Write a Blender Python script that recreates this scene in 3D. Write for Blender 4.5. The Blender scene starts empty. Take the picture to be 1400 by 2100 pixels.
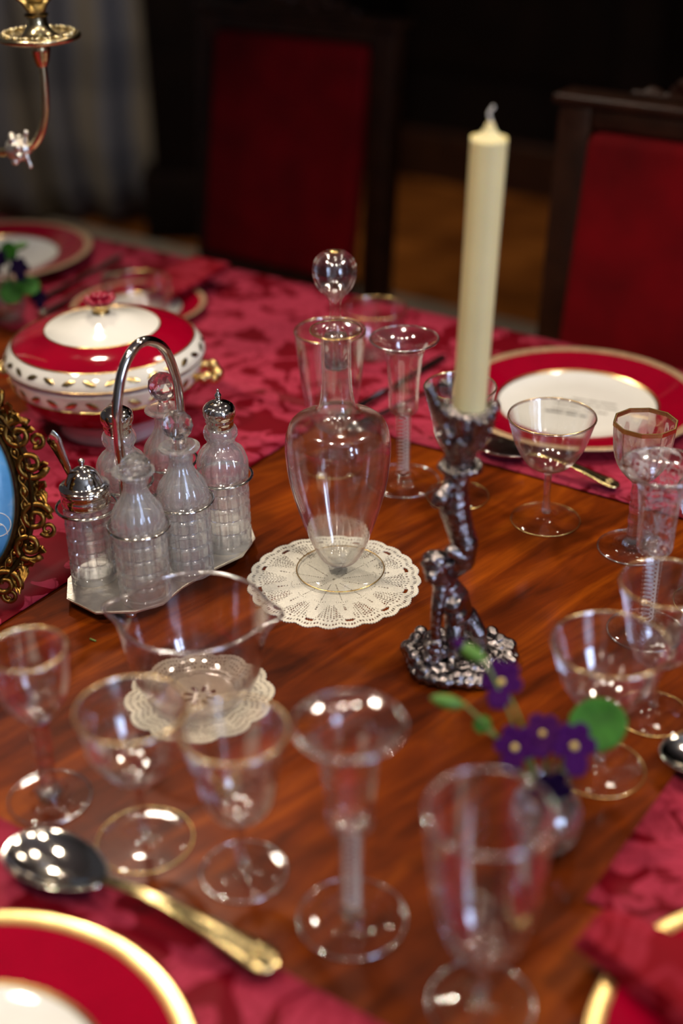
import bpy, bmesh, math, random
from mathutils import Vector, Matrix, Euler
random.seed(11)
PI = math.pi
SC = bpy.context.scene
COL = SC.collection
T = 0.75                                   # height of the table top

# ------------------------------------------------------------------ camera
cam_d = bpy.data.cameras.new('camera'); cam = bpy.data.objects.new('camera', cam_d); COL.objects.link(cam)
SC.camera = cam
cam_d.sensor_fit = 'VERTICAL'; cam_d.sensor_height = 36; cam_d.sensor_width = 24; cam_d.lens = 48.0
cam_d.clip_start = .02; cam_d.clip_end = 60
_p, _r = math.radians(29.3), math.radians(-1.05)
_f = Vector((0, math.cos(_p), -math.sin(_p))); _x = Vector((1, 0, 0)); _u = _x.cross(_f)
_x2 = _x * math.cos(_r) + _u * math.sin(_r); _u2 = _u * math.cos(_r) - _x * math.sin(_r)
cam.matrix_world = Matrix(((_x2.x, _u2.x, -_f.x, 0), (_x2.y, _u2.y, -_f.y, 0), (_x2.z, _u2.z, -_f.z, T + .65), (0, 0, 0, 1)))
cam_d.dof.use_dof = True; cam_d.dof.focus_distance = 1.20; cam_d.dof.aperture_fstop = 2.0

# ------------------------------------------------------------------ world, exposure, render settings
W = bpy.data.worlds.new('world'); SC.world = W; W.use_nodes = True
W.node_tree.nodes['Background'].inputs[0].default_value = (.55, .65, .85, 1)
W.node_tree.nodes['Background'].inputs[1].default_value = .05
SC.view_settings.view_transform = 'Standard'; SC.view_settings.look = 'None'
SC.view_settings.gamma = 1; SC.view_settings.use_curve_mapping = False
SC.view_settings.exposure = 0.0
cy = SC.cycles
cy.use_denoising = True
cy.max_bounces = 14; cy.transmission_bounces = 12; cy.glossy_bounces = 5; cy.diffuse_bounces = 3
cy.transparent_max_bounces = 48
cy.caustics_reflective = False; cy.caustics_refractive = False
cy.sample_clamp_indirect = 10.0

# room axes: D runs along the table, N across it
ANG = math.radians(-35)
Dv = Vector((math.cos(ANG), math.sin(ANG), 0)); Nv = Vector((-math.sin(ANG), math.cos(ANG), 0))
def DN(d, n, z=0.0): return Dv * d + Nv * n + Vector((0, 0, z))

# ------------------------------------------------------------------ lights: ceiling spots and two windows, plus two added fill spots
def spot(loc, aim, watts, col=(1, .86, .70), size=50, radius=.085):
    l = bpy.data.lights.new('ceiling_or_fill_spot', 'SPOT'); l.energy = watts; l.color = col
    l.spot_size = math.radians(size); l.spot_blend = .6; l.shadow_soft_size = radius
    o = bpy.data.objects.new('ceiling_or_fill_spot', l); COL.objects.link(o); o.location = loc
    o.rotation_euler = (Vector(aim) - Vector(loc)).to_track_quat('-Z', 'Y').to_euler()
for loc, aim, w, size in (((1.45, .85, 2.75), (-.16, 1.00, T), 85, 30), ((-.55, 2.45, 2.75), (-.10, 1.10, T), 82, 50), ((-1.05, .70, 2.75), (-.12, .98, T), 62, 46),
                          ((.35, -.35, 2.75), (-.10, 1.15, T), 30, 42), ((.75, 2.15, 2.75), (0, 1.05, T), 16, 50), ((-.45, -.2, 2.75), (-.12, 1.2, T), 34, 46),
                          ((.10, 1.35, 2.75), (-.1, 1.05, T), 16, 50), ((1.0, -.1, 2.75), (0, 1.15, T), 6, 46)):
    spot(loc, aim, w, size=size)
spot((-1.5, 2.9, 2.75), (-1.0, 4.5, 1.1), 110, (1, .90, .80), 75)  # fill spot added to brighten the curtain, no fixture known here
spot((1.3, 3.2, 2.75), (.55, 4.1, 0), 60, (1, .8, .58), 60)  # extra spot put in to light the dark floor behind the chairs
def window_light(center, normal, w, h, watts):
    l = bpy.data.lights.new('window_daylight', 'AREA'); l.shape = 'RECTANGLE'; l.size = w; l.size_y = h
    l.energy = watts; l.color = (.52, .66, 1.0)
    o = bpy.data.objects.new('window_daylight', l); COL.objects.link(o); o.location = center
    o.rotation_euler = Vector(normal).to_track_quat('-Z', 'Y').to_euler()
window_light(DN(3.50, -1.02, 1.75), -Dv, .44, 1.7, 55)
window_light(DN(3.50, -.38, 1.75), -Dv, .44, 1.7, 55)

# ------------------------------------------------------------------ materials
def srgb(r, g, b):
    f = lambda c: (c / 255 / 12.92) if c <= 10 else ((c / 255 + .055) / 1.055) ** 2.4
    return (f(r), f(g), f(b), 1)
MATS = {}
def base_mat(name):
    m = bpy.data.materials.new(name); m.use_nodes = True; nt = m.node_tree
    bs = nt.nodes['Principled BSDF']; MATS[name] = m
    return m, nt, bs
def nd(nt, t, **kw):
    n = nt.nodes.new(t)
    for k, v in kw.items(): setattr(n, k, v)
    return n
def lk(nt, a, b): nt.links.new(a, b)
def ramp(nt, fac, stops, interp='LINEAR'):
    r = nd(nt, 'ShaderNodeValToRGB'); r.color_ramp.interpolation = interp
    e = r.color_ramp.elements
    while len(e) < len(stops): e.new(.5)
    for i, (p, c) in enumerate(stops): e[i].position = p; e[i].color = c
    lk(nt, fac, r.inputs[0]); return r
def plain(name, col, rough=.5, metal=0.0, noise=0.0, scale=40, bump=0.0, coat=0.0, sheen=0.0, bscale=None, spec=.5):
    m, nt, bs = base_mat(name)
    bs.inputs['Roughness'].default_value = rough; bs.inputs['Metallic'].default_value = metal
    bs.inputs['Coat Weight'].default_value = coat; bs.inputs['Sheen Weight'].default_value = sheen
    bs.inputs['Coat Roughness'].default_value = .05; bs.inputs['Specular IOR Level'].default_value = spec
    tc = nd(nt, 'ShaderNodeTexCoord'); n = nd(nt, 'ShaderNodeTexNoise'); n.inputs['Scale'].default_value = scale
    n.inputs['Detail'].default_value = 4; lk(nt, tc.outputs['Object'], n.inputs['Vector'])
    c2 = tuple(max(0, c * (1 - noise)) for c in col[:3]) + (1,); c3 = tuple(min(1, c * (1 + noise * .6)) for c in col[:3]) + (1,)
    r = ramp(nt, n.outputs['Fac'], [(.3, c2), (.7, c3)]); lk(nt, r.outputs[0], bs.inputs['Base Color'])
    if bump:
        n2 = nd(nt, 'ShaderNodeTexNoise'); n2.inputs['Scale'].default_value = bscale or scale * 3; n2.inputs['Detail'].default_value = 3
        lk(nt, tc.outputs['Object'], n2.inputs['Vector'])
        b = nd(nt, 'ShaderNodeBump'); b.inputs['Strength'].default_value = bump; b.inputs['Distance'].default_value = .002
        lk(nt, n2.outputs['Fac'], b.inputs['Height']); lk(nt, b.outputs[0], bs.inputs['Normal'])
    return m
plain('crimson', srgb(152, 2, 34), .08, coat=.3, noise=.08)
plain('white_china', srgb(238, 235, 225), .08, coat=.3, noise=.02)
plain('gold', srgb(232, 198, 132), .25, 1.0, noise=.15, scale=90)
plain('gold_paint', srgb(206, 172, 132), .35, .35, noise=.35, scale=300)
plain('gilt_bronze', srgb(150, 112, 52), .30, 1.0, noise=.45, scale=60, bump=.25)
plain('gilt_dark', srgb(84, 66, 38), .42, 1.0, noise=.4, scale=80, bump=.3)
plain('silver', srgb(214, 208, 198), .10, 1.0, noise=.06)
plain('silver_warm_tint', srgb(206, 184, 132), .18, 1.0, noise=.1, bump=.1, scale=80)  # silver spoon handles, warm reflections put into the metal colour
plain('silver_brushed', srgb(238, 232, 220), .40, 1.0, noise=.1, scale=120, bump=.15)
plain('tarnished_silver', srgb(150, 142, 140), .14, 1.0, noise=.55, scale=70, bump=.9, bscale=220)
plain('steel_dark', srgb(150, 148, 140), .22, 1.0, noise=.1)
plain('pale_brass', srgb(222, 204, 158), .22, 1.0, noise=.2, scale=70, bump=.12)
plain('wax', srgb(228, 214, 160), .45, noise=.05, scale=20, spec=.4)
MATS['wax'].node_tree.nodes['Principled BSDF'].inputs['Subsurface Weight'].default_value = .25
MATS['wax'].node_tree.nodes['Principled BSDF'].inputs['Subsurface Radius'].default_value = (.012, .007, .003)
plain('wick', srgb(215, 210, 200), .8)
plain('lace', srgb(238, 232, 216), .85, noise=.1, scale=500, bump=.5, bscale=1500)
plain('lace_cream', srgb(226, 214, 190), .85, noise=.12, scale=500, bump=.5, bscale=1500)
plain('velvet', srgb(116, 0, 6), .9, noise=.4, scale=9, spec=.15, bump=.2, bscale=400)
plain('dark_wood', srgb(52, 27, 12), .4, noise=.4, scale=25, bump=.15, spec=.3)
plain('wall_panel_wood', srgb(20, 10, 5), .7, noise=.4, scale=6, spec=.08)
plain('plaster', srgb(168, 158, 144), .9, noise=.1, scale=5)
plain('ceiling_paint', srgb(222, 214, 200), .9, noise=.05, scale=3)
plain('rug_wool', srgb(126, 118, 102), .95, noise=.15, scale=60, bump=.4, bscale=500)
plain('leaf_green', srgb(44, 98, 24), .55, spec=.2, noise=.35, scale=60, bump=.2, bscale=300)
plain('stem_green', srgb(110, 132, 62), .55, noise=.25, scale=60)
plain('bud_green', srgb(80, 126, 44), .5, noise=.25, scale=80)
plain('violet_petal', srgb(60, 10, 78), .7, spec=.08, noise=.45, scale=140)
plain('violet_dark', srgb(26, 6, 44), .7, spec=.08, noise=.4, scale=140)
plain('violet_eye', srgb(214, 184, 96), .6)
plain('print_ink', srgb(120, 112, 100), .8)
plain('print_bold', srgb(72, 66, 58), .8)
plain('pink_enamel', srgb(150, 18, 48), .25, noise=.3, scale=200)
plain('air_thread', srgb(205, 202, 205), .5)
plain('window_paint', srgb(210, 205, 195), .6)

def mk_wood(name, c_dark, c_mid, c_light, rot, sx, sy, rough, coat):
    m, nt, bs = base_mat(name)
    tc = nd(nt, 'ShaderNodeTexCoord'); mp = nd(nt, 'ShaderNodeMapping')
    mp0 = nd(nt, 'ShaderNodeMapping'); mp0.inputs['Rotation'].default_value = (0, 0, rot); lk(nt, tc.outputs['Object'], mp0.inputs['Vector'])
    mp.inputs['Scale'].default_value = (sx, sy, 1); lk(nt, mp0.outputs[0], mp.inputs['Vector'])
    n = nd(nt, 'ShaderNodeTexNoise'); n.inputs['Scale'].default_value = 1; n.inputs['Detail'].default_value = 8
    n.inputs['Roughness'].default_value = .62; n.inputs['Distortion'].default_value = .6
    lk(nt, mp.outputs[0], n.inputs['Vector'])
    r = ramp(nt, n.outputs['Fac'], [(.28, c_dark), (.5, c_mid), (.72, c_light)])
    n2 = nd(nt, 'ShaderNodeTexNoise'); n2.inputs['Scale'].default_value = 5.5; n2.inputs['Detail'].default_value = 3
    lk(nt, tc.outputs['Object'], n2.inputs['Vector'])
    r2 = ramp(nt, n2.outputs['Fac'], [(.33, (.55, .50, .48, 1)), (.66, (1.2, 1.18, 1.1, 1))])
    mx = nd(nt, 'ShaderNodeMix', data_type='RGBA', blend_type='MULTIPLY'); mx.inputs[0].default_value = 1
    lk(nt, r.outputs[0], mx.inputs[6]); lk(nt, r2.outputs[0], mx.inputs[7]); lk(nt, mx.outputs[2], bs.inputs['Base Color'])
    bs.inputs['Roughness'].default_value = rough; bs.inputs['Coat Weight'].default_value = coat; bs.inputs['Coat Roughness'].default_value = .16; bs.inputs['Specular IOR Level'].default_value = .06
    b = nd(nt, 'ShaderNodeBump'); b.inputs['Strength'].default_value = .06; b.inputs['Distance'].default_value = .001
    lk(nt, n.outputs['Fac'], b.inputs['Height']); lk(nt, b.outputs[0], bs.inputs['Normal'])
mk_wood('mahogany', srgb(54, 17, 3), srgb(108, 43, 6), srgb(152, 72, 10), math.radians(-78), 5, 34, .36, .12)
mk_wood('floor_oak', srgb(92, 48, 18), srgb(128, 74, 28), srgb(150, 92, 40), 0, 3, 40, .45, .1)

def mk_damask(name, dark, light, scale):
    m, nt, bs = base_mat(name)
    tc = nd(nt, 'ShaderNodeTexCoord')
    w = nd(nt, 'ShaderNodeTexNoise'); w.inputs['Scale'].default_value = scale * 1.6; w.inputs['Detail'].default_value = 1
    lk(nt, tc.outputs['Object'], w.inputs['Vector'])
    sub = nd(nt, 'ShaderNodeVectorMath', operation='SUBTRACT'); sub.inputs[1].default_value = (.5, .5, .5)
    lk(nt, w.outputs['Color'], sub.inputs[0])
    scl = nd(nt, 'ShaderNodeVectorMath', operation='SCALE'); scl.inputs['Scale'].default_value = .9 / scale
    lk(nt, sub.outputs[0], scl.inputs[0])
    add = nd(nt, 'ShaderNodeVectorMath', operation='ADD'); lk(nt, tc.outputs['Object'], add.inputs[0]); lk(nt, scl.outputs[0], add.inputs[1])
    n = nd(nt, 'ShaderNodeTexNoise'); n.inputs['Scale'].default_value = scale; n.inputs['Detail'].default_value = 2.2
    n.inputs['Distortion'].default_value = 1.6; lk(nt, add.outputs[0], n.inputs['Vector'])
    mask = ramp(nt, n.outputs['Fac'], [(.455, (0, 0, 0, 1)), (.475, (1, 1, 1, 1))])
    v = nd(nt, 'ShaderNodeTexVoronoi', feature='DISTANCE_TO_EDGE'); v.inputs['Scale'].default_value = scale * 3.2
    lk(nt, add.outputs[0], v.inputs['Vector'])
    vein = ramp(nt, v.outputs['Distance'], [(.03, (.55, .55, .55, 1)), (.07, (1, 1, 1, 1))])
    mul = nd(nt, 'ShaderNodeMix', data_type='RGBA', blend_type='MULTIPLY'); mul.inputs[0].default_value = 1
    lk(nt, mask.outputs[0], mul.inputs[6]); lk(nt, vein.outputs[0], mul.inputs[7])
    mx = nd(nt, 'ShaderNodeMix', data_type='RGBA'); mx.inputs[6].default_value = dark; mx.inputs[7].default_value = light
    sep = nd(nt, 'ShaderNodeRGBToBW'); lk(nt, mul.outputs[2], sep.inputs[0]); lk(nt, sep.outputs[0], mx.inputs[0])
    lk(nt, mx.outputs[2], bs.inputs['Base Color'])
    rr = ramp(nt, sep.outputs[0], [(0, (.5, .5, .5, 1)), (1, (.62, .62, .62, 1))]); lk(nt, rr.outputs[0], bs.inputs['Roughness'])
    bs.inputs['Specular IOR Level'].default_value = .10
    wv = nd(nt, 'ShaderNodeTexNoise'); wv.inputs['Scale'].default_value = 900; lk(nt, tc.outputs['Object'], wv.inputs['Vector'])
    b = nd(nt, 'ShaderNodeBump'); b.inputs['Strength'].default_value = .15; b.inputs['Distance'].default_value = .0006
    lk(nt, wv.outputs['Fac'], b.inputs['Height']); lk(nt, b.outputs[0], bs.inputs['Normal'])
mk_damask('damask', srgb(108, 1, 18), srgb(166, 50, 72), 15)
mk_damask('napkin_damask', srgb(126, 6, 22), srgb(150, 34, 50), 14)

def mk_glass(name, solid=0.0, tint=(.985, .985, .98), frost=False, lo=.42, hi=.95, refl=.10, rough=.10, glint_white=0.0, graze=.8):
    """Blown glass: passes straight through the thin wall face on, refracts towards the edges."""
    m = bpy.data.materials.new(name); m.use_nodes = True; MATS[name] = m; nt = m.node_tree
    for n in list(nt.nodes):
        if n.type == 'BSDF_PRINCIPLED': nt.nodes.remove(n)
    out = nt.nodes['Material Output']
    lw = nd(nt, 'ShaderNodeLayerWeight'); lw.inputs[0].default_value = .5
    p5 = nd(nt, 'ShaderNodeMath', operation='POWER'); p5.inputs[1].default_value = 4.0; lk(nt, lw.outputs['Facing'], p5.inputs[0])
    ma = nd(nt, 'ShaderNodeMath', operation='MULTIPLY_ADD', use_clamp=True); ma.inputs[1].default_value = graze; ma.inputs[2].default_value = refl
    lk(nt, p5.outputs[0], ma.inputs[0])
    tr = nd(nt, 'ShaderNodeBsdfTransparent'); tr.inputs[0].default_value = tint + (1,)
    gl = nd(nt, 'ShaderNodeBsdfGlossy'); gl.inputs['Roughness'].default_value = rough; gl.inputs['Color'].default_value = (1, 1, 1, 1)
    m1 = nd(nt, 'ShaderNodeMixShader'); lk(nt, ma.outputs[0], m1.inputs[0]); lk(nt, tr.outputs[0], m1.inputs[1]); lk(nt, gl.outputs[0], m1.inputs[2])
    g = nd(nt, 'ShaderNodeBsdfGlass'); g.inputs['IOR'].default_value = 1.45; g.inputs['Roughness'].default_value = 0.0; g.inputs['Color'].default_value = (.99, .99, .985, 1)
    mr = nd(nt, 'ShaderNodeMapRange', interpolation_type='SMOOTHSTEP'); mr.inputs['From Min'].default_value = lo; mr.inputs['From Max'].default_value = hi
    mr.inputs['To Min'].default_value = solid; mr.inputs['To Max'].default_value = .9
    lk(nt, lw.outputs['Facing'], mr.inputs['Value'])
    m2 = nd(nt, 'ShaderNodeMixShader'); lk(nt, mr.outputs[0], m2.inputs[0]); lk(nt, m1.outputs[0], m2.inputs[1]); lk(nt, g.outputs[0], m2.inputs[2])
    last = m2
    if glint_white:    # diffuse white mixed in, standing in for lamp glints off the cut faces
        df = nd(nt, 'ShaderNodeBsdfDiffuse'); df.inputs[0].default_value = (.9, .9, .88, 1)
        mm = nd(nt, 'ShaderNodeMixShader'); mm.inputs[0].default_value = glint_white; lk(nt, last.outputs[0], mm.inputs[1]); lk(nt, df.outputs[0], mm.inputs[2]); last = mm
    if frost:   # wheel-engraved foliage: matt white marks on the bowl
        tc = nd(nt, 'ShaderNodeTexCoord'); n = nd(nt, 'ShaderNodeTexNoise'); n.inputs['Scale'].default_value = 60; n.inputs['Detail'].default_value = 1
        n.inputs['Distortion'].default_value = 2.2; lk(nt, tc.outputs['Object'], n.inputs['Vector'])
        r = ramp(nt, n.outputs['Fac'], [(.46, (0, 0, 0, 1)), (.485, (.26, .26, .26, 1)), (.535, (.26, .26, .26, 1)), (.56, (0, 0, 0, 1))])
        df = nd(nt, 'ShaderNodeBsdfDiffuse'); df.inputs[0].default_value = (.75, .75, .75, 1)
        m3 = nd(nt, 'ShaderNodeMixShader'); lk(nt, r.outputs[0], m3.inputs[0]); lk(nt, last.outputs[0], m3.inputs[1]); lk(nt, df.outputs[0], m3.inputs[2]); last = m3
    lk(nt, last.outputs[0], out.inputs['Surface'])
mk_glass('blown_glass')
mk_glass('solid_glass', solid=.8, lo=.3)
mk_glass('engraved_glass', frost=True)
mk_glass('cut_glass', solid=.14, lo=.34, hi=.85, refl=.14, rough=.12, glint_white=.11)
mk_glass('vase_glass', solid=.2, lo=.4, hi=.95, refl=.12)
mk_glass('stopper_glass', solid=.85, refl=.14, lo=.3)
mk_glass('fluted_glass', solid=.5, lo=.3, hi=.9)
mk_glass('pale_pink_glass', tint=(.975, .955, .95))
mk_glass('foot_glass', tint=(.99, .99, .985), lo=.78, hi=.99, refl=.03, rough=.05, graze=.45)
mk_glass('stem_glass', solid=.45, lo=.3, refl=.2)
mk_glass('lip_glass', solid=.15, refl=.24, rough=.12, tint=(.95, .93, .93))

# ------------------------------------------------------------------ mesh helpers
def link(name, me, mat, parent=None, loc=None, rot=None):
    o = bpy.data.objects.new(name, me); COL.objects.link(o)
    if mat and not me.materials: me.materials.append(MATS[mat])
    if parent: o.parent = parent
    if loc is not None: o.location = loc
    if rot is not None: o.rotation_euler = rot
    return o
def mesh(name, vf, mat, parent=None, smooth=True, sharp=None, loc=None, rot=None):
    me = bpy.data.meshes.new(name); me.from_pydata([tuple(v) for v in vf[0]], [], vf[1]); me.validate(); me.update()
    bm = bmesh.new(); bm.from_mesh(me); bmesh.ops.recalc_face_normals(bm, faces=bm.faces); bm.to_mesh(me); bm.free()
    if smooth: me.shade_smooth()
    if smooth and sharp: me.set_sharp_from_angle(angle=math.radians(sharp))
    return link(name, me, mat, parent, loc, rot)
def tag(o, label=None, cat=None, group=None, kind=None):
    if label: o['label'] = label
    if cat: o['category'] = cat
    if group: o['group'] = group
    if kind: o['kind'] = kind
    return o
def thing(name, label, cat, loc=(0, 0, 0), rz=0.0, group=None):
    o = bpy.data.objects.new(name, None); COL.objects.link(o); o.location = loc; o.rotation_euler = (0, 0, rz)
    o.empty_display_size = .02
    return tag(o, label, cat, group)
def copy_tree(src, parent=None):
    c = src.copy(); COL.objects.link(c); c.parent = parent
    for ch in list(src.children): copy_tree(ch, c)
    return c
def join(*vfs):
    V, Fc = [], []
    for v, f in vfs:
        k = len(V); V += list(v); Fc += [tuple(i + k for i in q) for q in f]
    return V, Fc
def xf(vf, M): return [M @ Vector(v) for v in vf[0]], vf[1]
def lathe(prof, seg=64, rfun=None, ph=0.0):
    V, Fc, idx = [], [], []
    for i, (r, z) in enumerate(prof):
        if r < 1e-5: idx.append([len(V)]); V.append((0, 0, z)); continue
        row = []
        for k in range(seg):
            a = ph + 2 * PI * k / seg; rr = r * (rfun(a, z, i) if rfun else 1)
            row.append(len(V)); V.append((rr * math.cos(a), rr * math.sin(a), z))
        idx.append(row)
    for a, b in zip(idx, idx[1:]):
        for k in range(seg):
            k2 = (k + 1) % seg
            if len(a) == 1 and len(b) == 1: continue
            if len(a) == 1: Fc.append((a[0], b[k2], b[k]))
            elif len(b) == 1: Fc.append((a[k], a[k2], b[0]))
            else: Fc.append((a[k], a[k2], b[k2], b[k]))
    return V, Fc
def smooth_prof(pts, sub=5):
    """Catmull-Rom through the profile points."""
    out = []; n = len(pts)
    for i in range(n - 1):
        p0, p1, p2, p3 = pts[max(i - 1, 0)], pts[i], pts[i + 1], pts[min(i + 2, n - 1)]
        for s in range(sub):
            t = s / sub
            out.append(tuple(max(0.0, .5 * (2 * b + (c - a) * t + (2 * a - 5 * b + 4 * c - d) * t * t + (3 * b - a - 3 * c + d) * t ** 3)) if q == 0 else
                             .5 * (2 * b + (c - a) * t + (2 * a - 5 * b + 4 * c - d) * t * t + (3 * b - a - 3 * c + d) * t ** 3)
                             for q, (a, b, c, d) in enumerate(zip(p0, p1, p2, p3))))
    out.append(pts[-1]); return out
def shell(outer, wall, floor_t=None):
    """Closed wall from an outer profile (bottom on the axis, to the rim): rounded lip, inner skin back to the axis."""
    inner = []
    n = len(outer)
    for i, (r, z) in enumerate(outer):
        a, b = outer[max(i - 1, 0)], outer[min(i + 1, n - 1)]
        tx, tz = b[0] - a[0], b[1] - a[1]; L = math.hypot(tx, tz) or 1
        w = wall if not floor_t else wall + (floor_t - wall) * max(0, 1 - i / (n * .3))
        inner.append((max(0.0, r - w * tz / L), z + w * tx / L))
    inner[0] = (0.0, inner[0][1])
    good = [inner[-1]]
    for p in reversed(inner[:-1]):
        if p[1] <= good[-1][1] + 1e-4 or p[0] < good[-1][0]: good.append(p)
    r, z = outer[-1]
    lip = [(r - wall * .2, z + wall * .45), (r - wall * .8, z + wall * .45)]
    return outer + lip + good
def ring(R, r, seg=64, cs=8, z=0.0, sq=1.0):
    return lathe([(R + r * math.cos(t), z + sq * r * math.sin(t)) for t in [2 * PI * i / cs for i in range(cs)] + [0]], seg)
def tube(pts, rad, seg=10, caps=True, flat=1.0, flat_axis=None):
    pts = [Vector(p) for p in pts]; n = len(pts)
    if not hasattr(rad, '__len__'): rad = [rad] * n
    V, Fc = [], []
    up = None
    for i, p in enumerate(pts):
        t = (pts[min(i + 1, n - 1)] - pts[max(i - 1, 0)])
        t = t.normalized() if t.length > 1e-9 else Vector((0, 0, 1))
        if up is None:
            up = Vector(flat_axis) if flat_axis else (Vector((0, 0, 1)) if abs(t.z) < .9 else Vector((1, 0, 0)))
        if flat_axis: up = Vector(flat_axis)
        a = (up - t * up.dot(t)).normalized(); b = t.cross(a); up = a
        for k in range(seg):
            th = 2 * PI * k / seg
            V.append(p + a * (rad[i] * flat * math.cos(th)) + b * (rad[i] * math.sin(th)))
    for i in range(n - 1):
        for k in range(seg):
            k2 = (k + 1) % seg; Fc.append((i * seg + k, i * seg + k2, (i + 1) * seg + k2, (i + 1) * seg + k))
    if caps: Fc += [tuple(range(seg)), tuple(range((n - 1) * seg, n * seg))]
    return V, Fc
def spline(pts, sub=6):
    pts = [Vector(p) for p in pts]; out = []; n = len(pts)
    for i in range(n - 1):
        a, b, c, d = pts[max(i - 1, 0)], pts[i], pts[i + 1], pts[min(i + 2, n - 1)]
        for s in range(sub):
            t = s / sub; out.append(.5 * (2 * b + (c - a) * t + (2 * a - 5 * b + 4 * c - d) * t * t + (3 * b - a - 3 * c + d) * t ** 3))
    out.append(pts[-1]); return out
def box(x0, x1, y0, y1, z0, z1, bev=0.0, seg=2):
    bm = bmesh.new(); bmesh.ops.create_cube(bm, size=1)
    for v in bm.verts: v.co = Vector(((x0 + x1) / 2 + v.co.x * (x1 - x0), (y0 + y1) / 2 + v.co.y * (y1 - y0), (z0 + z1) / 2 + v.co.z * (z1 - z0)))
    if bev: bmesh.ops.bevel(bm, geom=bm.edges[:], offset=bev, segments=seg, affect='EDGES', profile=.5)
    bm.verts.index_update()
    r = [v.co.copy() for v in bm.verts], [tuple(v.index for v in f.verts) for f in bm.faces]; bm.free(); return r
def sphere(c, r, sub=2, s=(1, 1, 1)):
    bm = bmesh.new(); bmesh.ops.create_icosphere(bm, subdivisions=sub, radius=1)
    c = Vector(c); out = [c + Vector((v.co.x * r * s[0], v.co.y * r * s[1], v.co.z * r * s[2])) for v in bm.verts], [tuple(v.index for v in f.verts) for f in bm.faces]
    bm.free(); return out
def extrude_poly(pts, z0, z1, bev=0.0):
    bm = bmesh.new(); vs = [bm.verts.new((x, y, z0)) for x, y in pts]; f = bm.faces.new(vs)
    r = bmesh.ops.extrude_face_region(bm, geom=[f]); bmesh.ops.translate(bm, verts=[e for e in r['geom'] if isinstance(e, bmesh.types.BMVert)], vec=(0, 0, z1 - z0))
    if bev: bmesh.ops.bevel(bm, geom=[e for e in bm.edges if abs(e.verts[0].co.z - e.verts[1].co.z) < 1e-6], offset=bev, segments=2, affect='EDGES')
    bm.verts.index_update(); out = [v.co.copy() for v in bm.verts], [tuple(v.index for v in f.verts) for f in bm.faces]; bm.free(); return out
def lumps(name, balls, voxel, mat, parent, smooth_it=3):
    """One continuous surface grown over a set of (centre, radius[, scale]) balls."""
    me = bpy.data.meshes.new(name); V, Fc = join(*[sphere(b[0], b[1], 2, b[2] if len(b) > 2 else (1, 1, 1)) for b in balls])
    me.from_pydata([tuple(v) for v in V], [], Fc); me.update()
    tmp = bpy.data.objects.new('tmp', me); COL.objects.link(tmp)
    r = tmp.modifiers.new('r', 'REMESH'); r.mode = 'VOXEL'; r.voxel_size = voxel
    s = tmp.modifiers.new('s', 'SMOOTH'); s.iterations = smooth_it; s.factor = .5
    bpy.context.view_layer.update(); dg = bpy.context.evaluated_depsgraph_get()
    out = bpy.data.meshes.new_from_object(tmp.evaluated_get(dg)); out.name = name
    bpy.data.objects.remove(tmp); bpy.data.meshes.remove(me); out.materials.clear(); out.shade_smooth()
    return link(name, out, mat, parent)
def chain(pts):
    """Tapered limb: balls strung along (point, radius) pairs."""
    out = []
    for (p, r), (q, s) in zip(pts, pts[1:]):
        p, q = Vector(p), Vector(q); n = max(2, int((q - p).length / (.35 * min(r, s))))
        for i in range(n + 1): t = i / n; out.append((p.lerp(q, t), r + (s - r) * t))
    return out
def structure(o, label=None): o['kind'] = 'structure'; return tag(o, label)

# ------------------------------------------------------------------ the room
Rz = Matrix.Rotation(ANG, 4, 'Z')
structure(mesh('floor', box(-6, 5, -2.6, 5.4, -.06, 0), 'floor_oak', rot=(0, 0, ANG), smooth=False), 'brown polished oak floor behind the chairs')
structure(mesh('ceiling', box(-6, 5, -2.6, 5.4, 3.0, 3.08), 'ceiling_paint', rot=(0, 0, ANG), smooth=False), 'plain ceiling above the dining room')
wb = structure(mesh('wall_back', box(-6, 5, 4.3, 4.42, 0, 3.0), 'wall_panel_wood', rot=(0, 0, ANG), smooth=False), 'dark panelled wall behind the dining chairs')
pan = mesh('panel', box(-.42, .42, -.03, 0, -.95, .95, .012), 'wall_panel_wood', wb, sharp=40, loc=(-4.3, 4.31, 1.35))
for i in range(1, 8):
    c = link('panel', pan.data, None, wb, loc=(-4.3 + i * 1.0, 4.31, 1.35))
structure(mesh('baseboard_back', box(-6, 5, 4.265, 4.3, 0, .18, .008), 'dark_wood', rot=(0, 0, ANG), smooth=False), 'dark baseboard along the panelled wall')
structure(mesh('wall_left', box(-4.3, -4.18, -2.6, 4.3, 0, 3.0), 'plaster', rot=(0, 0, ANG), smooth=False), 'plain side wall beyond the curtain')
WV = [box(3.6, 3.72, -2.6, -1.26, 0, 3.0), box(3.6, 3.72, -.78, -.62, 0, 3.0), box(3.6, 3.72, -.14, 4.3, 0, 3.0)]
for n0, n1 in ((-1.26, -.78), (-.62, -.14)): WV += [box(3.6, 3.72, n0, n1, 0, .85), box(3.6, 3.72, n0, n1, 2.65, 3.0)]
structure(mesh('wall_right', join(*WV), 'plaster', rot=(0, 0, ANG), smooth=False), 'wall with two tall windows on the right')
structure(mesh('wall_front', box(-4.3, 3.6, -2.6, -2.48, 0, 3.0), 'plaster', rot=(0, 0, ANG), smooth=False), 'plain wall behind the viewer')
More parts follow.
